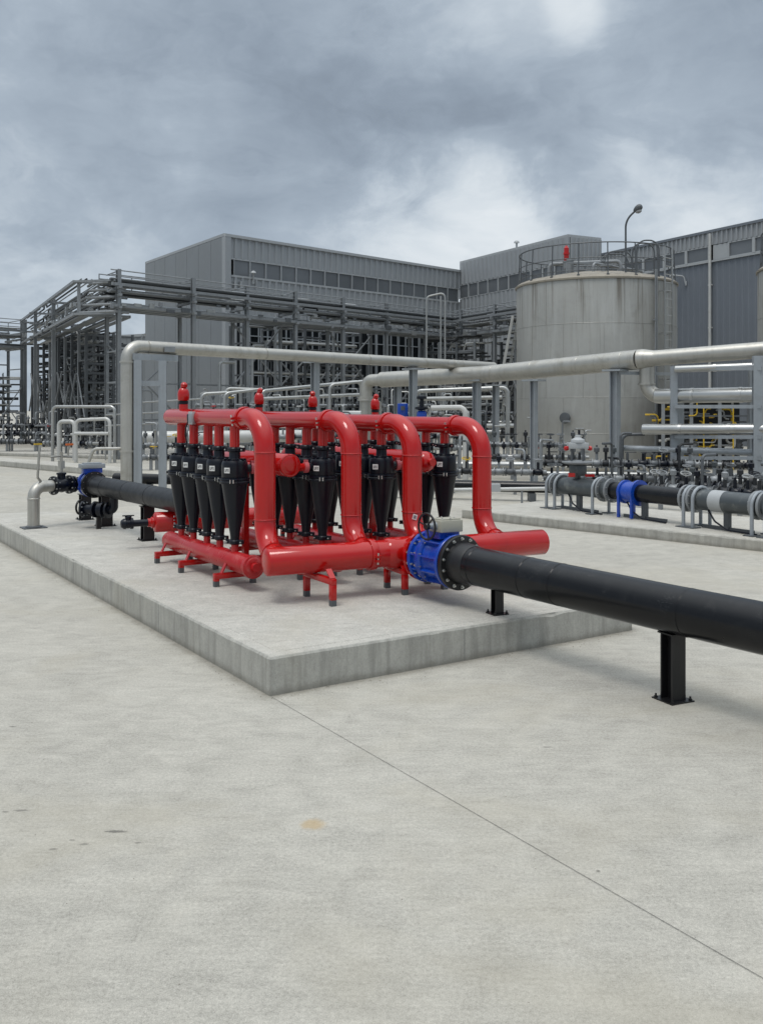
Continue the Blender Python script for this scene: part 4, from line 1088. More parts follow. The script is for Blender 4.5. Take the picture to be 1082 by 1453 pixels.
# --- banks of stacked horizontal pipes under the left rack ------------------
def bank(label, p0, p1, depth, levels, z0, z1, seed, mats=('steel', 'dark', 'galv', 'dark2', 'dark')):
    q = random.Random(seed); p0, p1 = Vec((*p0, 0)), Vec((*p1, 0)); d = (p1 - p0).normalized(); L = (p1 - p0).length; n = Vec((-d.y, d.x, 0)); n = n if n.y > 0 else -n
    root = T('pipe_bank', label, 'pipe bank', p0, 'banks of stacked pipes')
    for k in range(5):
        p = p0 + d * L * k / 4
        for dd in (0, depth): MB().beam(p + n * dd, p + n * dd + Z * (z1 + .1), .10, .10, d).build('post', 'steel' if k % 2 else 'dark', root)
    for k in range(4):
        a_, b_ = p0 + d * L * k / 4, p0 + d * L * (k + 1) / 4
        za = q.uniform(.6, z1 * .5); zb = za + q.uniform(1.2, 2.2)
        m = MB().beam(a_ - n * .06 + Z * za, b_ - n * .06 + Z * min(zb, z1), .06, .05)
        if q.random() < .7: m.beam(a_ - n * .13 + Z * min(zb, z1), b_ - n * .13 + Z * za, .06, .05)
        m.build('brace', 'steel', root)
    for i in range(levels):
        zz = z0 + (z1 - z0) * i / (levels - 1)
        for k in range(5): MB().beam(p0 + d * L * k / 4 + Z * zz, p0 + d * L * k / 4 + n * depth + Z * zz, .07, .07, Z).build('shelf_beam', 'dark', root)
        for _ in range(5):
            r_ = q.choice((.03, .04, .05, .07)); a0 = q.uniform(-.02, .25) * L; a1 = q.uniform(.7, 1.05) * L; dd = q.uniform(0, depth)
            z_ = zz + .05 + r_ + q.uniform(0, .12); pts_ = [p0 + d * a0 + n * dd + Z * z_]
            if q.random() < .6:
                s_ = q.uniform(.3, .6) * L; dz = q.choice((-1, 1)) * q.uniform(.15, .4); pts_ += [p0 + d * s_ + n * dd + Z * z_, p0 + d * (s_ + .12) + n * dd + Z * (z_ + dz)]
                pts_.append(p0 + d * a1 + n * dd + Z * (z_ + dz))
            else: pts_.append(p0 + d * a1 + n * dd + Z * z_)
            MB().tube(pts_, r_, 8, bend=.1, k=3).build('pipe', q.choice(mats), root)
    for _ in range(14):
        a0 = q.uniform(.02, .98) * L; dd = q.uniform(0, depth); za = q.uniform(0, z1 * .6)
        MB().tube([p0 + d * a0 + n * dd + Z * za, p0 + d * a0 + n * dd + Z * (za + q.uniform(.6, 2)), p0 + d * (a0 + q.uniform(-.5, .5)) + n * (dd - .1) + Z * (za + 2.1)], q.choice((.025, .035, .05)), 8, bend=.15, k=3).build('riser', q.choice(mats), root)
    return root
bank('dense dark bank of stacked pipes under the left rack beside the corner post', (-11.6, 37.2), (-13.6, 39.9), 1.1, 12, .5, 4.6, 11)
bank('second dense bank of stacked pipes, farther left under the rack', (-13.8, 40.2), (-16.3, 44.2), 1.6, 12, .5, 4.5, 12)
bank('tall dark bank of pipes deep behind the second left rack post', (-11.8, 40.4), (-16.0, 46.8), 1.2, 14, .4, 4.8, 17, ('dark', 'dark2', 'steel', 'dark2'))
bank('low dark bank of pipes behind the far left posts', (-17.2, 45.2), (-21.5, 43.5), 1.5, 9, .4, 3.0, 13)
bank('bank of pipes and braces against the dark glazing of the ribbed hall', (-5.9, 40.5), (-1.0, 45.0), 1.0, 8, .4, 5.2, 14)
bank('dark bank of pipes under the rack left of the tank', (1.9, 44.9), (5.1, 43.3), 1.2, 9, .4, 4.7, 15)
bank('bank of pipes under the turning rack, hard by the tank', (5.4, 42.6), (7.3, 37.9), 1.2, 9, .4, 4.6, 16)

# ================================================================= OVERHEAD LINES
def gd0(p): return Vec((p.x, p.y, 0))
def gpost(root, p, zt, wd=.13, mat='galvpaint', side=Vec((1, 0, 0)), plate=True):
    p = Vec((p[0], p[1], 0)); po = MB().hbeam(p, p + Z * zt, wd, wd, side).build('post', mat, root)
    if plate: MB().obox(p + Z * .008, side * wd, Vec((-side.y, side.x, 0)) * wd, Z * .008).build('base_plate', mat, po)
    return po
a0, a1 = P(183, 491, 17.8), P(700, 520.5, 25.4); OD = (a1 - a0).normalized()
r0 = Vec((a0.x - .03, a0.y, 0))
root = T('overhead_pipe', 'long thin overhead steel pipe rising from the ground at left with an elbow', 'pipe', r0)
MB().tube([r0, r0 + Z * a0.z, a1], .122, 24, bend=.26, k=10).build('pipe', 'zincwarm', root, angle=50)
m = MB()
for z in (a0.z - .30, .9): m.lathe(r0 + Z * z, Z, [(.122, -.02), (.14, -.018), (.14, .018), (.122, .02)], 24)
for s in (.4, 3.2, 6.2, 9.2): m.torus(a0 + OD * s, OD, .122, .006, 24, 6)
m.each('weld_bead', 'zincwarm', root)
MB().tube([r0 + Z * .95 - Vec((.12, 0, 0)), r0 + Z * .95 - Vec((.6, .1, 0)), r0 + Z * .55 - Vec((.75, .1, 0))], .03, 10, bend=.1).build('drain_branch', 'zincwarm', root)

# portal frame by the riser
s1, s2 = G(196, 708), G(231, 706)
root = T('pipe_support', 'two-legged galvanised support frame beside the steel riser pipe', 'pipe support', s1)
for p in (s1, s2): gpost(root, p, 2.62, .145, side=Vec((1, .15, 0)).normalized())
zb = 2.68
MB().beam(s1 + Z * zb - U * .12, s2 + Z * zb + U * .1 + Vec((.1, .35, 0)), .12, .1, Z).build('top_beam', 'galvpaint', root)
MB().beam(s1 + Z * 2.18, s2 + Z * 2.18, .10, .10, Z).build('cross_beam', 'galvpaint', root)
MB().obox(P(240, 496, 18.3), Vec((.09, .05, 0)), Vec((-.03, .06, 0)), Z * .05).build('pipe_clamp', 'steel', root)

def single_post(px, Y, ytop, wd, label, mat='galvpaint', arm=0):
    t_ = P(px, ytop, Y); r = T('pipe_support', label, 'pipe support', (t_.x, t_.y, 0))
    gpost(r, t_, t_.z, wd, mat, side=OD)
    MB().obox(Vec((t_.x, t_.y, t_.z + .02)), OD * .17, Vec((-OD.y, OD.x, 0)) * .22, Z * .02).build('saddle_plate', mat, r)
    if arm: MB().beam(Vec((t_.x, t_.y, t_.z - .03)), Vec((t_.x + arm, t_.y - .1, t_.z - .06)), .07, .09, Z).build('bracket_arm', mat, r)
    return r
single_post(447, 21.4, 515, .15, 'grey post under the thin overhead pipe, third from the riser elbow')
single_post(586, 23.2, 525, .15, 'grey post just right of the pale standpipe')
single_post(676, 23.8, 541, .16, 'grey post where the two overhead pipes meet')
single_post(757, 21.7, 541, .13, 'slim galvanised post in front of the left half of the tank')
single_post(872, 20.2, 527, .17, 'galvanised post in front of the tank carrying the thick pipe', arm=1.2)
single_post(703, 24.6, 548, .13, 'slim post close to the left side of the tank')
single_post(564, 26.5, 548, .16, 'grey post behind the pale standpipe elbow')

b0, b1, b2, b3 = P(520, 540, 26.2), P(690, 531, 23.6), P(906, 510, 20.0), P(1180, 489, 18.0)
root = T('overhead_pipe', 'thick overhead steel pipe crossing in front of the tank', 'pipe', (b1.x, b1.y, 0))
sp = Vec((b0.x, b0.y, 0))
MB().tube([b0 + (b1 - b0).normalized() * .55, b1, b2], .212, 28).lathe(b2, (b3 - b2), [(.212, -.02), (.212, .1), (.165, .32), (.165, .36)], 28).build('pipe', 'zincwarm', root, angle=50)
m = MB(); bdv = (b2 - b1).normalized()
for s in (.3, 1.6, 3.0, 4.2): m.torus(b1 + bdv * s, bdv, .212, .007, 28, 6)
m.each('weld_bead', 'zincwarm', root)
MB().tube([b2 + (b3 - b2).normalized() * .3, b3], .165, 24).build('narrow_pipe', 'zincwarm', root, angle=50)
dn = P(917, 520, 20.0); dn2 = P(917, 562, 20.0); dn3 = P(1062, 560, 18.9)
MB().tube([dn, dn2, P(960, 563, 19.7)], .155, 22, bend=.30, k=8).lathe(P(917, 545, 20.0), Z, [(.155, -.02), (.18, -.018), (.18, .018), (.155, .02)], 22).build('drop_elbow', 'zincwarm', root, angle=50)
root = T('standpipe', 'pale grey flanged standpipe feeding the thick overhead pipe from below', 'pipe', sp)
MB().tube([sp, sp + Z * b0.z, b0 + (b1 - b0).normalized() * .6], .165, 24, bend=.2, k=8).build('pipe', 'zincwarm', root, angle=50)
fz = P(520, 566, 26.2).z
MB().lathe(sp + Z * fz, Z, [(.165, -.06), (.24, -.055), (.24, -.01), (.235, -.005), (.235, .005), (.24, .01), (.24, .055), (.165, .06)], 26).build('flange', 'zincwarm', root)
MB().tube([sp + Vec((.17, 0, 1.9)), sp + Vec((.38, 0, 1.9)), sp + Vec((.38, 0, 1.3))], .04, 10, bend=.1).build('branch', 'zincwarm', root)

# --- right hand pipe stand ------------------------------------------------
stand = T('pipe_stand', 'steel stand with wide arms at right carrying the stacked shiny pipes', 'pipe stand', P(955, 700, 19.3) * 1)
stand.location.z = 0
for (px, Y, yt, wd) in ((955, 19.4, 520, .14), (964, 19.9, 560, .15), (1074, 18.4, 505, .18), (1069, 19.3, 520, .20)): gpost(stand, P(px, 600, Y), P(px, yt, Y).z, wd, side=Vec((.97, -.2, 0)).normalized())
for zz in (523, 577, 620, 650):
    MB().beam(P(957, zz, 19.3), P(1080, zz, 18.3), .07, .08, Z).build('cross_arm', 'galvpaint', stand)
for (pa_, pb_, r_, lab, mat) in ((P(930, 562, 19.72), P(1200, 558, 17.7), .152, 'uppermost shiny jacketed pipe on the right stand, beside the drop elbow', 'clad'),
                               (P(912, 609, 19.6), P(1200, 609, 17.6), .108, 'middle shiny jacketed pipe on the right stand', 'clad'),
                               (P(885, 636, 19.9), P(1200, 646, 17.7), .062, 'thin grey pipe lowest on the right stand', 'galvpaint'),
                               (P(958, 524, 19.2), P(1200, 514, 17.8), .072, 'thin pipe just under the overhead line at right', 'clad')):
    r = T('stand_pipe', lab, 'pipe', Vec(((pa_.x + pb_.x) / 2, (pa_.y + pb_.y) / 2, pa_.z)), 'pipes on the right stand')
    pipe_caps(MB(), pa_, pb_, r_, 22, .03).build('pipe', mat, r, angle=50)
    m = MB(); dd = (pb_ - pa_).normalized()
    for s in (.75, 1.7, 2.6): m.lathe(pa_ + dd * s, dd, [(r_, -.03), (r_ + .008, -.028), (r_ + .008, .028), (r_, .03)], 22)
    m.build('jacket_band', mat, r)
tp = [P(882, 660, 19.8), P(882, 617, 19.8), P(914, 616, 19.7)]
r = T('small_pipe', 'thin dark bent pipe in front of the right half of the tank', 'pipe', (tp[0].x, tp[0].y, 0))
MB().tube([Vec((tp[0].x, tp[0].y, 0))] + tp[1:], .036, 12, bend=.14).build('pipe', 'dark', r)

for (pa_, pb_, r_, lab, mt) in ((P(770, 672, 20.6), P(1100, 676, 18.9), .055, 'thin pale pipe low behind the grey flanged pipe, upper one', 'galv'),
                              (P(770, 682, 19.6), P(1100, 690, 17.8), .045, 'thin pale pipe low behind the grey flanged pipe, lower one', 'clad')):
    r = T('low_pipe', lab, 'pipe', gd0(pa_), 'low pale pipes at right')
    MB().tube([pa_, pb_], r_, 14).build('pipe', mt, r)
    for e in range(5):
        p = pa_ + (pb_ - pa_) * ((e + .5) / 5); MB().beam(Vec((p.x, p.y, 0)), p, .05, .05).build('post', 'galvpaint', r)
# machine frame with yellow pipework; a dark sheet stands in for the shaded opening
sh0, sh1 = P(940, 600, 26.6), P(1062, 600, 26.2); sh0.z = sh1.z = 0; sdd = (sh1 - sh0).normalized(); shn = Vec((-sdd.y, sdd.x, 0)); shn = shn if shn.y > 0 else -shn; SLn = (sh1 - sh0).length
root = T('machine_skid', 'open dark machine frame full of yellow pipes at right behind the stand', 'machine', sh0)
MB().obox(sh0 + sdd * SLn / 2 + shn * 1.4 + Z * 1.1, sdd * SLn / 2, shn * .05, Z * 1.1).build('shade_backing', 'dark2', root)
MB().obox(sh0 + sdd * SLn / 2 + shn * .7 + Z * 2.22, sdd * (SLn / 2 + .1), shn * .85, Z * .03).build('roof', 'dark', root)
for s in (0, SLn * .33, SLn * .66, SLn): MB().beam(sh0 + sdd * s, sh0 + sdd * s + Z * 2.19, .09, .09, sdd).build('post', 'steel', root)
for zz in (.5, 1.0, 1.5): MB().beam(sh0 + Z * zz, sh0 + sdd * SLn + Z * zz, .05, .06, Z).build('rail', 'dark', root)
q = random.Random(21)
for zz in (1.05, 1.75):
    MB().tube([sh0 + sdd * .1 + Z * zz - shn * .08, sh0 + sdd * (SLn - .1) + Z * zz - shn * .08], .022, 8).build('guard_rail', 'yellow', root)
for e in range(3): MB().cyl(sh0 + sdd * (.3 + e * (SLn - .5) / 2.3) - shn * .08, sh0 + sdd * (.3 + e * (SLn - .5) / 2.3) - shn * .08 + Z * 1.75, .02, 8).build('guard_post', 'yellow', root)
for k in range(44):
    s = q.uniform(.05, .95) * SLn; zz = q.uniform(.2, 1.9); dd = q.uniform(-.05, .7); a_ = sh0 + sdd * s + shn * dd + Z * zz
    w_, h_ = q.uniform(-.6, .6), q.uniform(-.5, .5)
    MB().tube([a_, a_ + sdd * w_, a_ + sdd * w_ + Z * h_, a_ + sdd * (w_ * 1.6) + Z * h_], q.choice((.02, .028, .035)), 8, bend=.1, k=4).build('pipe', q.choice(('yellow', 'yellow', 'yellow', 'galv', 'white', 'dark')), root)
for k in range(8):
    s = q.uniform(.05, .95) * SLn; a_ = sh0 + sdd * s + shn * q.uniform(.2, 1) + Z * q.uniform(.1, .4)
    MB().lathe(a_, Z, [(.12, 0), (.14, .02), (.14, .3), (.09, .36), (.09, .44), (.03, .46)], 14).build('pump', q.choice(('dark', 'steel', 'dark2')), root)

# ================================================================= GREY PIPE ON HOOPED SUPPORTS (right plinth)
gz = .505
gp0 = P(786, 690, 14.55); gp0.z = gz; gp1 = G(1082, 755, .14); gp1.z = gz
gq0, gq1 = (G(777, 721, .14) + Vec((.12, .10, 0))), (G(1069, 761, .14) + Vec((.12, .10, 0))); gq0.z = gq1.z = gz
gdv = (gq1 - gq0).normalized(); gsd = Vec((-gdv.y, gdv.x, 0)); gsd = gsd if gsd.y > 0 else -gsd
root = T('flanged_pipe', 'grey flanged pipe line with hooped supports on the right plinth', 'pipe', (gq0.x, gq0.y, .14))
gl = (gq1 - gq0).length; gpt = lambda s: gq0 + gdv * (gl * s)
MB().tube([gpt(0) - gdv * .05, gpt(.33)], .135, 26).build('pipe', 'greypipe', root, angle=50)
MB().tube([gpt(.33), gpt(.72)], .125, 26).build('black_section', 'hdpe', root, angle=50)
MB().tube([gpt(.72), gpt(1.9)], .138, 26).build('end_section', 'greypipe', root, angle=50)
for s in (.02, .29, .335, .70, .735, .99, 1.02, 1.4): MB().lathe(gpt(s), gdv, [(.12, -.02), (.18, -.018), (.18, .018), (.12, .02)], 26).build('flange', 'steel', root)
for s in (.02, .29, .335, .70, .735, .99): MB().bolts(gpt(s), gdv, .158, 10, .011, .07).each('bolt', 'bolt', root)
MB().lathe(gpt(.84), gdv, [(.138, -.10), (.142, -.098), (.142, .098), (.138, .10)], 26).build('patch_band', 'trim', root)
for s in (.0, .05, .27, .72, .76, 1.0, 1.05, 1.4):
    c = gpt(s); h_ = MB(); b0_, b1_ = c - gsd * .165, c + gsd * .165
    pts_ = [Vec((b0_.x, b0_.y, .15)), b0_ + Z * .02] + [c + gsd * (-.165 * math.cos(a)) + Z * (.165 * math.sin(a)) for a in [math.pi * k / 8 for k in range(1, 8)]] + [b1_ + Z * .02, Vec((b1_.x, b1_.y, .15))]
    h_.tube(pts_, .024, 10); ho = h_.build('hoop_support', 'galvpaint', root)
    MB().obox(Vec((b0_.x, b0_.y, .147)), gsd * .08, gdv * .07, Z * .006).obox(Vec((b1_.x, b1_.y, .147)), gsd * .08, gdv * .07, Z * .006).build('base_plate', 'dark', ho)
for s in (.15, .5, .87, 1.2):
    c = gpt(s); MB().beam(Vec((c.x, c.y, .14)), Vec((c.x, c.y, gz - .1)), .07, .07, gdv).beam(Vec((c.x, c.y, .16)) - gdv * .4, Vec((c.x, c.y, .16)) + gdv * .4, .05, .03, Z).build('strut', 'dark', root)
for s in (.1, .42, .8):
    c = gpt(s); MB().tube([c - gsd * .05 - Z * .12, c - gsd * .1 + gdv * .15 - Z * .25, c + gdv * .35 - gsd * .1 - Z * .345, c + gdv * .8 - gsd * .12 - Z * .35], .012, 8, bend=.12).build('drain_hose', 'black', root)
s = .44; c = gpt(s)
bv = MB().lathe(c, gdv, [(.12, -.16), (.17, -.158), (.17, -.12), (.15, -.115), (.15, .10), (.185, .105), (.185, .14), (.12, .142)], 28)
bo = bv.build('blue_coupling', 'blue', root)
for e in (-.13, .12):
    MB().beam(Vec((c.x, c.y, .15)) + gdv * e - gsd * .15, c + gdv * e - gsd * .15, .035, .035, gdv).beam(Vec((c.x, c.y, .15)) + gdv * e + gsd * .15, c + gdv * e + gsd * .15, .035, .035, gdv).build('coupling_leg', 'blue', bo)

ac_ = gpt(.14) + Z * .13
root = T('valve_actuator', 'grey valve actuator with red knobs on top of the grey flanged pipe', 'actuator', ac_)
MB().cyl(ac_ - Z * .02, ac_ + Z * .12, .045, 16).obox(ac_ + Z * .12, gdv * .10, gsd * .09, Z * .08).build('yoke', 'greypipe', root, bevel=.004)
MB().lathe(ac_ + Z * .2, Z, [(.06, 0), (.19, .02), (.24, .04), (.24, .055), (.10, .07), (.07, .08)], 28).build('diaphragm_case', 'steel', root)
m = MB()
for k in range(4):
    a = k * math.pi / 2 + .5; m.cyl(ac_ + Vec((.12 * math.cos(a), .12 * math.sin(a), .26)), ac_ + Vec((.12 * math.cos(a), .12 * math.sin(a), .46)), .012, 8)
m.build('pillar', 'dark', root)
MB().obox(ac_ + Z * .50, Vec((.15, 0, 0)), Vec((0, .09, 0)), Z * .045).lathe(ac_ + Z * .545, Z, [(.11, 0), (.1, .05), (.04, .08), (.04, .12)], 18).build('housing', 'trim', root, bevel=.006)
for x_ in (-.17, .17): MB().lathe(ac_ + Vec((x_, -.02, .46)), Vec((math.copysign(1, x_), -.3, 0)), [(.03, -.02), (.036, 0), (.036, .03), (.02, .045)], 14).build('knob', 'red', root)
MB().cyl(ac_ + Vec((.02, 0, .6)), ac_ + Vec((.02, 0, .74)), .018, 10).build('indicator', 'black', root)
MB().obox(ac_ + Vec((-.12, -.12, .06)), Vec((.05, 0, 0)), Vec((0, .02, 0)), Z * .03).obox(ac_ + Vec((.16, -.1, .05)), Vec((.07, 0, 0)), Vec((0, .02, 0)), Z * .02).build('warning_plate', 'red', root)

# ================================================================= GROUND LINES AND LOW MANIFOLDS
a_, b_ = P(163, 675, 19.6), P(815, 694, 17.2); a_.z = b_.z = .26
root = T('ground_pipe', 'long black pipe lying across the yard behind the red station', 'pipe', (a_.x, a_.y, 0))
MB().tube([a_, b_], .105, 22).build('pipe', 'hdpe', root, angle=50)
for k in range(6):
    p = a_ + (b_ - a_) * ((k + .5) / 6); MB().obox(Vec((p.x, p.y, .075)), Vec((.06, 0, 0)), Vec((0, .14, 0)), Z * .075).build('sleeper', 'dark', root)
a_, b_ = P(640, 696, 15.6), P(800, 688, 15.9); a_.z = b_.z = .36
root = T('ground_pipe', 'thin white pipe on short stands ending at the right plinth', 'pipe', (a_.x, a_.y, 0))
MB().tube([a_, b_], .033, 14).build('pipe', 'white', root)
for s in (.2, .62): p = a_ + (b_ - a_) * s; MB().cyl((p.x, p.y, 0), p, .018, 8).build('stand', 'steel', root)
MB().obox(P(700, 692, 15.4), Vec((.1, 0, 0)), Vec((0, .08, 0)), Z * .06).build('end_block', 'trim', root)
a_, b_ = P(186, 621, 25.0), P(470, 618, 26.5)
root = T('insulated_pipe', 'wide white jacketed pipe lying behind the left red filters', 'pipe', (a_.x, a_.y, 0))
pipe_caps(MB(), a_, b_, .165, 24, .05).build('pipe', 'white', root, angle=50)
m = MB(); dd = (b_ - a_).normalized()
for k in range(5): m.lathe(a_ + dd * (.3 + k * 1.0), dd, [(.165, -.03), (.175, -.028), (.175, .028), (.165, .03)], 24)
m.build('jacket_band', 'galv', root)
for k in range(4): p = a_ + (b_ - a_) * ((k + .5) / 4); MB().beam(Vec((p.x, p.y, 0)), p - Z * .15, .1, .1).build('post', 'steel', root)
a_, b_ = P(590, 659, 24.5), P(775, 661, 24.2)
root = T('insulated_pipe', 'pale jacketed pipe along the ground left of the tank foot', 'pipe', (a_.x, a_.y, 0))
MB().tube([a_, b_], .10, 20).build('pipe', 'clad', root, angle=50)
for k in range(4): p = a_ + (b_ - a_) * ((k + .5) / 4); MB().beam(Vec((p.x, p.y, 0)), p - Z * .08, .08, .08).build('post', 'steel', root)
a_, b_ = P(760, 664, 24.6), P(985, 664, 24.0)
root = T('insulated_pipe', 'dull grey jacketed pipe running along the foot of the tank', 'pipe', (a_.x, a_.y, 0))
MB().tube([a_, b_], .10, 20).build('pipe', 'zincwarm', root, angle=50)
for k in range(4): p = a_ + (b_ - a_) * ((k + .5) / 4); MB().beam(Vec((p.x, p.y, 0)), p - Z * .08, .08, .08).build('post', 'steel', root)

def manifold(label, p0, p1, z, r, nv, seed, mats=('steel', 'galv'), vmats=('dark', 'black', 'dark2', 'dark2', 'steel'), hmats=('dark', 'steel', 'black', 'dark', 'dark', 'dark', 'yellow', 'dark', 'black', 'steel', 'red', 'steel', 'galv', 'black'), ver=.5, levels=1, group='valve manifolds in the yard'):
    """low pipe run with valves, hand wheels and short risers"""
    q = random.Random(seed); p0 = Vec((p0.x, p0.y, 0)); p1 = Vec((p1.x, p1.y, 0)); d = (p1 - p0).normalized(); n = Vec((-d.y, d.x, 0)); L = (p1 - p0).length
    root = T('valve_manifold', label, 'manifold', p0, group)
    for lv in range(levels):
        zz = z + lv * .28; oo = n * (.25 * lv)
        MB().tube([p0 + oo + Z * zz, p1 + oo + Z * zz], r, 12).build('pipe', q.choice(mats), root)
        for k in range(max(2, int(L / 1.2))):
            p = p0 + d * (L * (k + .5) / max(2, int(L / 1.2))) + oo; MB().beam(p, p + Z * (zz - r * .8), .06, .06, d).build('post', 'steel', root)
        for k in range(nv):
            s = L * (k + .2 + .6 * q.random()) / nv; c = p0 + oo + d * s + Z * zz; m = MB(); R_ = r * 1.7
            for e in (-.09, .09): m.lathe(c + d * e, d, [(r * .9, -.012), (R_, -.01), (R_, .01), (r * .9, .012)], 14)
            m.lathe(c - d * .08, d, [(r, 0), (r * 1.35, .05), (r * 1.35, .11), (r, .16)], 12)
            m.cyl(c, c + Z * (r * 1.5 + .12), r * .5, 10); vo = m.build('valve', q.choice(vmats), root)
            t_ = c + Z * (r * 1.5 + .12); kk = q.random(); hm = q.choice(hmats)
            if kk < .4:
                w_ = MB().torus(t_ + Z * .06, Z + Vec((0, -.4, 0)) * q.random(), .085, .010, 16, 6); w_.cyl(t_ - Z * .02, t_ + Z * .07, .012, 6)
                for a in (0, 1.57): e = Vec((math.cos(a), math.sin(a), 0)) * .08; w_.cyl(t_ + Z * .06 - e, t_ + Z * .06 + e, .007, 6)
                w_.build('handwheel', hm, vo)
            elif kk < .65: MB().obox(t_ + Z * .02 + d * .06, d * .11, n * .012, Z * .008).cyl(t_ - Z * .03, t_ + Z * .03, .018, 8).build('lever', hm, vo)
            else: MB().lathe(t_ - Z * .01, Z, [(.03, 0), (.03, .03), (.055, .035), (.055, .11), (.04, .125), (.02, .13), (.02, .17)], 12).build('actuator', q.choice(('steel', 'dark', 'black', 'dark2', 'greypipe')), vo)
            if q.random() < ver:
                s2 = min(L - .1, s + .28); b = p0 + oo + d * s2 + Z * zz; hh = q.uniform(.25, .7)
                MB().tube([b, b + Z * hh, b + Z * hh + n * q.uniform(-.4, .4) + d * q.uniform(-.3, .3)], r * .45, 8, bend=.08, k=4).build('riser', q.choice(mats), root)
    return root
gY = lambda px, Y: P(px, 580, Y)
manifold('row of dark valves just behind the grey flanged pipe at right', gY(885, 16.4), gY(1110, 14.6), .36, .06, 13, 31, ('dark', 'dark2'), ver=.2)
manifold('dark valve row close behind the last hooped supports of the grey pipe', gY(930, 17.6), gY(1110, 16.0), .30, .07, 11, 51, ('dark2', 'dark'), ver=.1)
manifold('low valve row between the tank foot and the grey flanged pipe', gY(770, 18.6), gY(985, 18.2), .34, .055, 13, 32, ('dark', 'dark2'), levels=2, ver=.2)
manifold('valve row with pale fittings at the far right behind the stand', gY(985, 17.9), gY(1120, 16.8), .36, .08, 6, 33, ('galv', 'clad'), ver=.1)
manifold('dense dark valve row at the foot of the large tank', gY(905, 22.6), gY(1070, 21.6), .40, .06, 10, 34, ('dark', 'steel'), ver=.2)
manifold('valves with yellow handles left of the tank foot', gY(690, 22.8), gY(835, 22.3), .55, .05, 9, 35, ('steel', 'galv'), levels=2)
manifold('valve group seen between the third and rightmost red risers', gY(588, 23.0), gY(672, 23.0), .75, .06, 5, 36, ('white', 'galv'), levels=2)
manifold('valve row glimpsed under the red pipes beside the second riser', gY(395, 24.0), gY(520, 24.4), .7, .05, 8, 37, ('steel', 'dark'), levels=2)
manifold('valve row at left behind the two-legged support frame', gY(178, 23.4), gY(320, 23.8), .50, .055, 9, 38, ('steel', 'galv'), ('dark', 'black', 'steel'), ('yellow', 'dark', 'dark', 'dark'), levels=2)
manifold('far left valve row at the foot of the rack posts', gY(-10, 35.0), gY(70, 35.0), .5, .07, 7, 39, ('steel', 'dark'), levels=3)
manifold('valve row under the rack between the tall left posts', gY(62, 33.6), gY(165, 32.4), .5, .06, 8, 40, ('white', 'galv'), levels=2)
manifold('high tangle of valves below the dark glazing, left part', gY(285, 29.5), gY(440, 31.5), 1.25, .05, 10, 41, ('steel', 'galv'), levels=3, ver=.8)
manifold('high tangle of valves below the dark glazing, right part', gY(450, 31.5), gY(640, 33.5), 1.25, .05, 10, 42, ('steel', 'galv', 'white'), levels=3, ver=.8)
manifold('raised valve row close to the left side of the tank', gY(600, 29.5), gY(722, 28.5), 1.0, .055, 9, 43, ('galv', 'dark'), levels=3, ver=.8)
manifold('valve row on the ground under the dark glazing', gY(250, 33.0), gY(560, 38), .45, .07, 12, 44, ('dark', 'steel'), levels=2)
manifold('low dark valve row in the gap between the two right risers', gY(600, 19.2), gY(775, 18.6), .45, .05, 9, 45, ('dark', 'steel'), levels=1)

def frame(label, pts_list, r, mat, group='bent process pipes in the yard'):
    b = pts_list[0][0]; root = T('process_pipe', label, 'pipe', (b.x, b.y, 0), group)
    for pts_ in pts_list: MB().tube(pts_, r, 10, bend=.16, k=5).build('pipe', mat, root)
    return root
def gd(p): return Vec((p.x, p.y, 0))
a_, b_ = P(75, 577, 30.5), P(163, 577, 29.8)
frame('tall pale bent pipe frame in front of the left rack', [[gd(a_), a_, b_, gd(b_)]], .05, 'galv')
a_, b_ = P(108, 596, 29.8), P(156, 594, 29.5); c_, d_ = P(108, 615, 29.8), P(156, 615, 29.5)
frame('lower pale double pipe loop in front of the left rack', [[gd(a_), a_, b_, gd(b_)], [c_ + Vec((0, -.1, 0)), d_ + Vec((0, -.1, 0))]], .055, 'white')
a_, b_ = P(84, 598, 31.5), P(106, 598, 31.3)
frame('small pale pipe loop at far left beside the taller frame', [[gd(a_), a_, b_, gd(b_)]], .07, 'white')
a_, b_ = P(286, 559, 27.0), P(322, 557, 27.2)
frame('small bent pipe frame above the leftmost red top pipe', [[gd(a_), a_, b_]], .045, 'galv')
a_, b_ = P(320, 551, 28.4), P(374, 553, 28.6)
frame('low bent pipe frame beside the leftmost riser elbow', [[gd(a_), a_, b_, gd(b_)]], .045, 'galv')
a_, b_ = P(319, 558, 27), P(372, 552, 27.4)
frame('slanting thin pipe just above the leftmost elbow', [[gd(a_), a_, b_]], .045, 'galv')
a_, b_, c_ = P(371, 555, 26.6), P(440, 548, 27.4), P(512, 541, 28.4)
frame('long rising thin pipe between the overhead line and red pipes', [[gd(a_), a_, c_, gd(c_)], [P(372, 566, 27.2), P(512, 560, 28.8)]], .05, 'galv')
a_, b_ = P(468, 546, 27.5), P(515, 541, 27.8)
frame('thin bent pipe dropping just left of the standpipe', [[gd(a_), a_, b_]], .045, 'galv')
a_, b_ = P(612, 579, 22.5), P(660, 578, 22.2)
frame('pale bent pipe between the two right red risers', [[a_, b_, gd(b_)]], .065, 'white')
a_, b_ = P(590, 555, 27.5), P(720, 550, 26.8)
frame('long pale pipe at eye height behind the slim post by the tank', [[gd(a_), a_, b_, gd(b_)], [P(600, 566, 28), P(712, 564, 27.2)], [P(690, 604, 27), P(728, 604, 27)]], .06, 'galv')
a_, b_ = P(486, 588, 25.2), P(514, 588, 25.2)
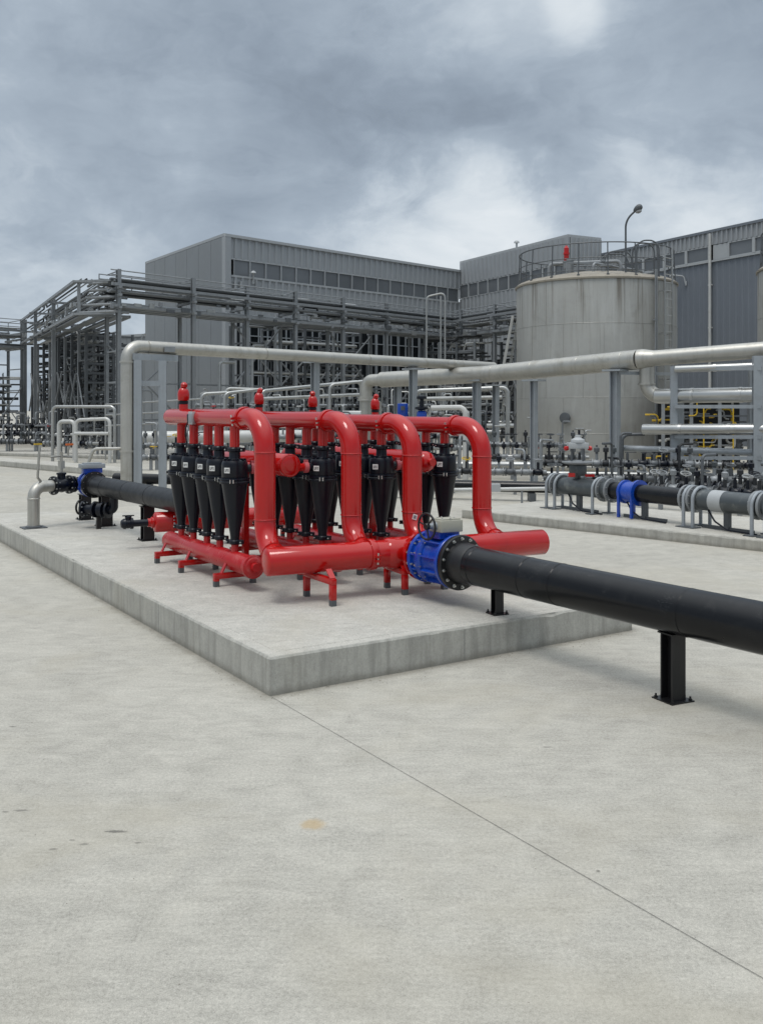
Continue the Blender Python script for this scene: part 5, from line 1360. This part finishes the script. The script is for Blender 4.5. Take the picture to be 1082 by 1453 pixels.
frame('short horizontal pipe stub beside the standpipe', [[P(486, 588, 25.2), P(512, 588, 25.2)], [gd(P(500, 588, 25.2)), P(500, 588, 25.2)]], .10, 'galv')
a_, b_, c_ = P(605, 428, 36), P(605, 418, 36), P(632, 414, 36)
frame('tall white goose-neck pipe standing before the hall windows', [[gd(a_), P(605, 421, 36), P(631, 415, 36), gd(P(631, 415, 36))], [gd(P(625, 430, 36.4)), P(625, 420, 36.4)]], .034, 'galv')

root = T('motor', 'dark blue motor box behind the third red top pipe', 'motor', gd(P(571, 582, 23.6)))
c = P(571, 582, 23.6); MB().obox(c, Vec((.13, 0, 0)), Vec((0, .12, 0)), Z * .17).build('housing', 'blue', root, bevel=.02); MB().cyl(gd(c), c - Z * .16, .06, 10).build('stand', 'steel', root)
MB().obox(c + Vec((.0, -.13, .05)), Vec((.05, 0, 0)), Vec((0, .012, 0)), Z * .05).build('terminal_box', 'dark', root)
root = T('motor', 'small blue motor with black valve beside the slim post', 'motor', gd(P(598, 590, 22.8)))
c = P(598, 590, 22.8); MB().lathe(c - Z * .12, Z, [(.1, 0), (.12, .02), (.12, .2), (.09, .24)], 16).build('housing', 'blue', root); MB().cyl(gd(c), c - Z * .1, .05, 10).build('stand', 'steel', root)
MB().lathe(c + Z * .13, Z, [(.05, 0), (.16, .03), (.16, .08), (.06, .1), (.05, .26), (.12, .28), (.12, .34), (.03, .36)], 16).build('valve', 'black', root)

# leaning pale stair beside the tank
a_, b_ = P(700, 575, 33.5), P(727, 448, 33.5)
root = T('stair_ladder', 'pale steep stair leaning beside the left side of the tank', 'stair', gd(a_))
g0 = gd(a_) - Vec((.25, 0, 0)); m = MB()
m.beam(g0, b_, .09, .05, Vec((1, 0, 0))); m.beam(g0 + Vec((.32, .35, 0)), b_ + Vec((.25, .35, 0)), .09, .05, Vec((1, 0, 0))); m.build('stringer', 'white', root)
tr = MB()
for k in range(1, 18): p = g0 + (b_ - g0) * k / 18; tr.obox(p + Vec((.15, .18, 0)), Vec((.12, 0, 0)), Vec((0, .17, 0)), Z * .015)
tr.build('tread', 'galv', root)

# low guard rail between the racks and the yard
a_, b_ = P(150, 574, 31.2), P(285, 566, 29.5)
root = T('guard_rail', 'thin horizontal guard rail behind the two-legged support frame', 'railing', gd(a_))
for k in range(6):
    p = a_ + (b_ - a_) * k / 5; MB().cyl(gd(p), p, .025, 8).build('post', 'galv', root)
m = MB()
for e in (0, -.35, -.7): m.tube([a_ + Z * e, b_ + Z * e], .028, 8)
m.build('rail', 'galv', root)
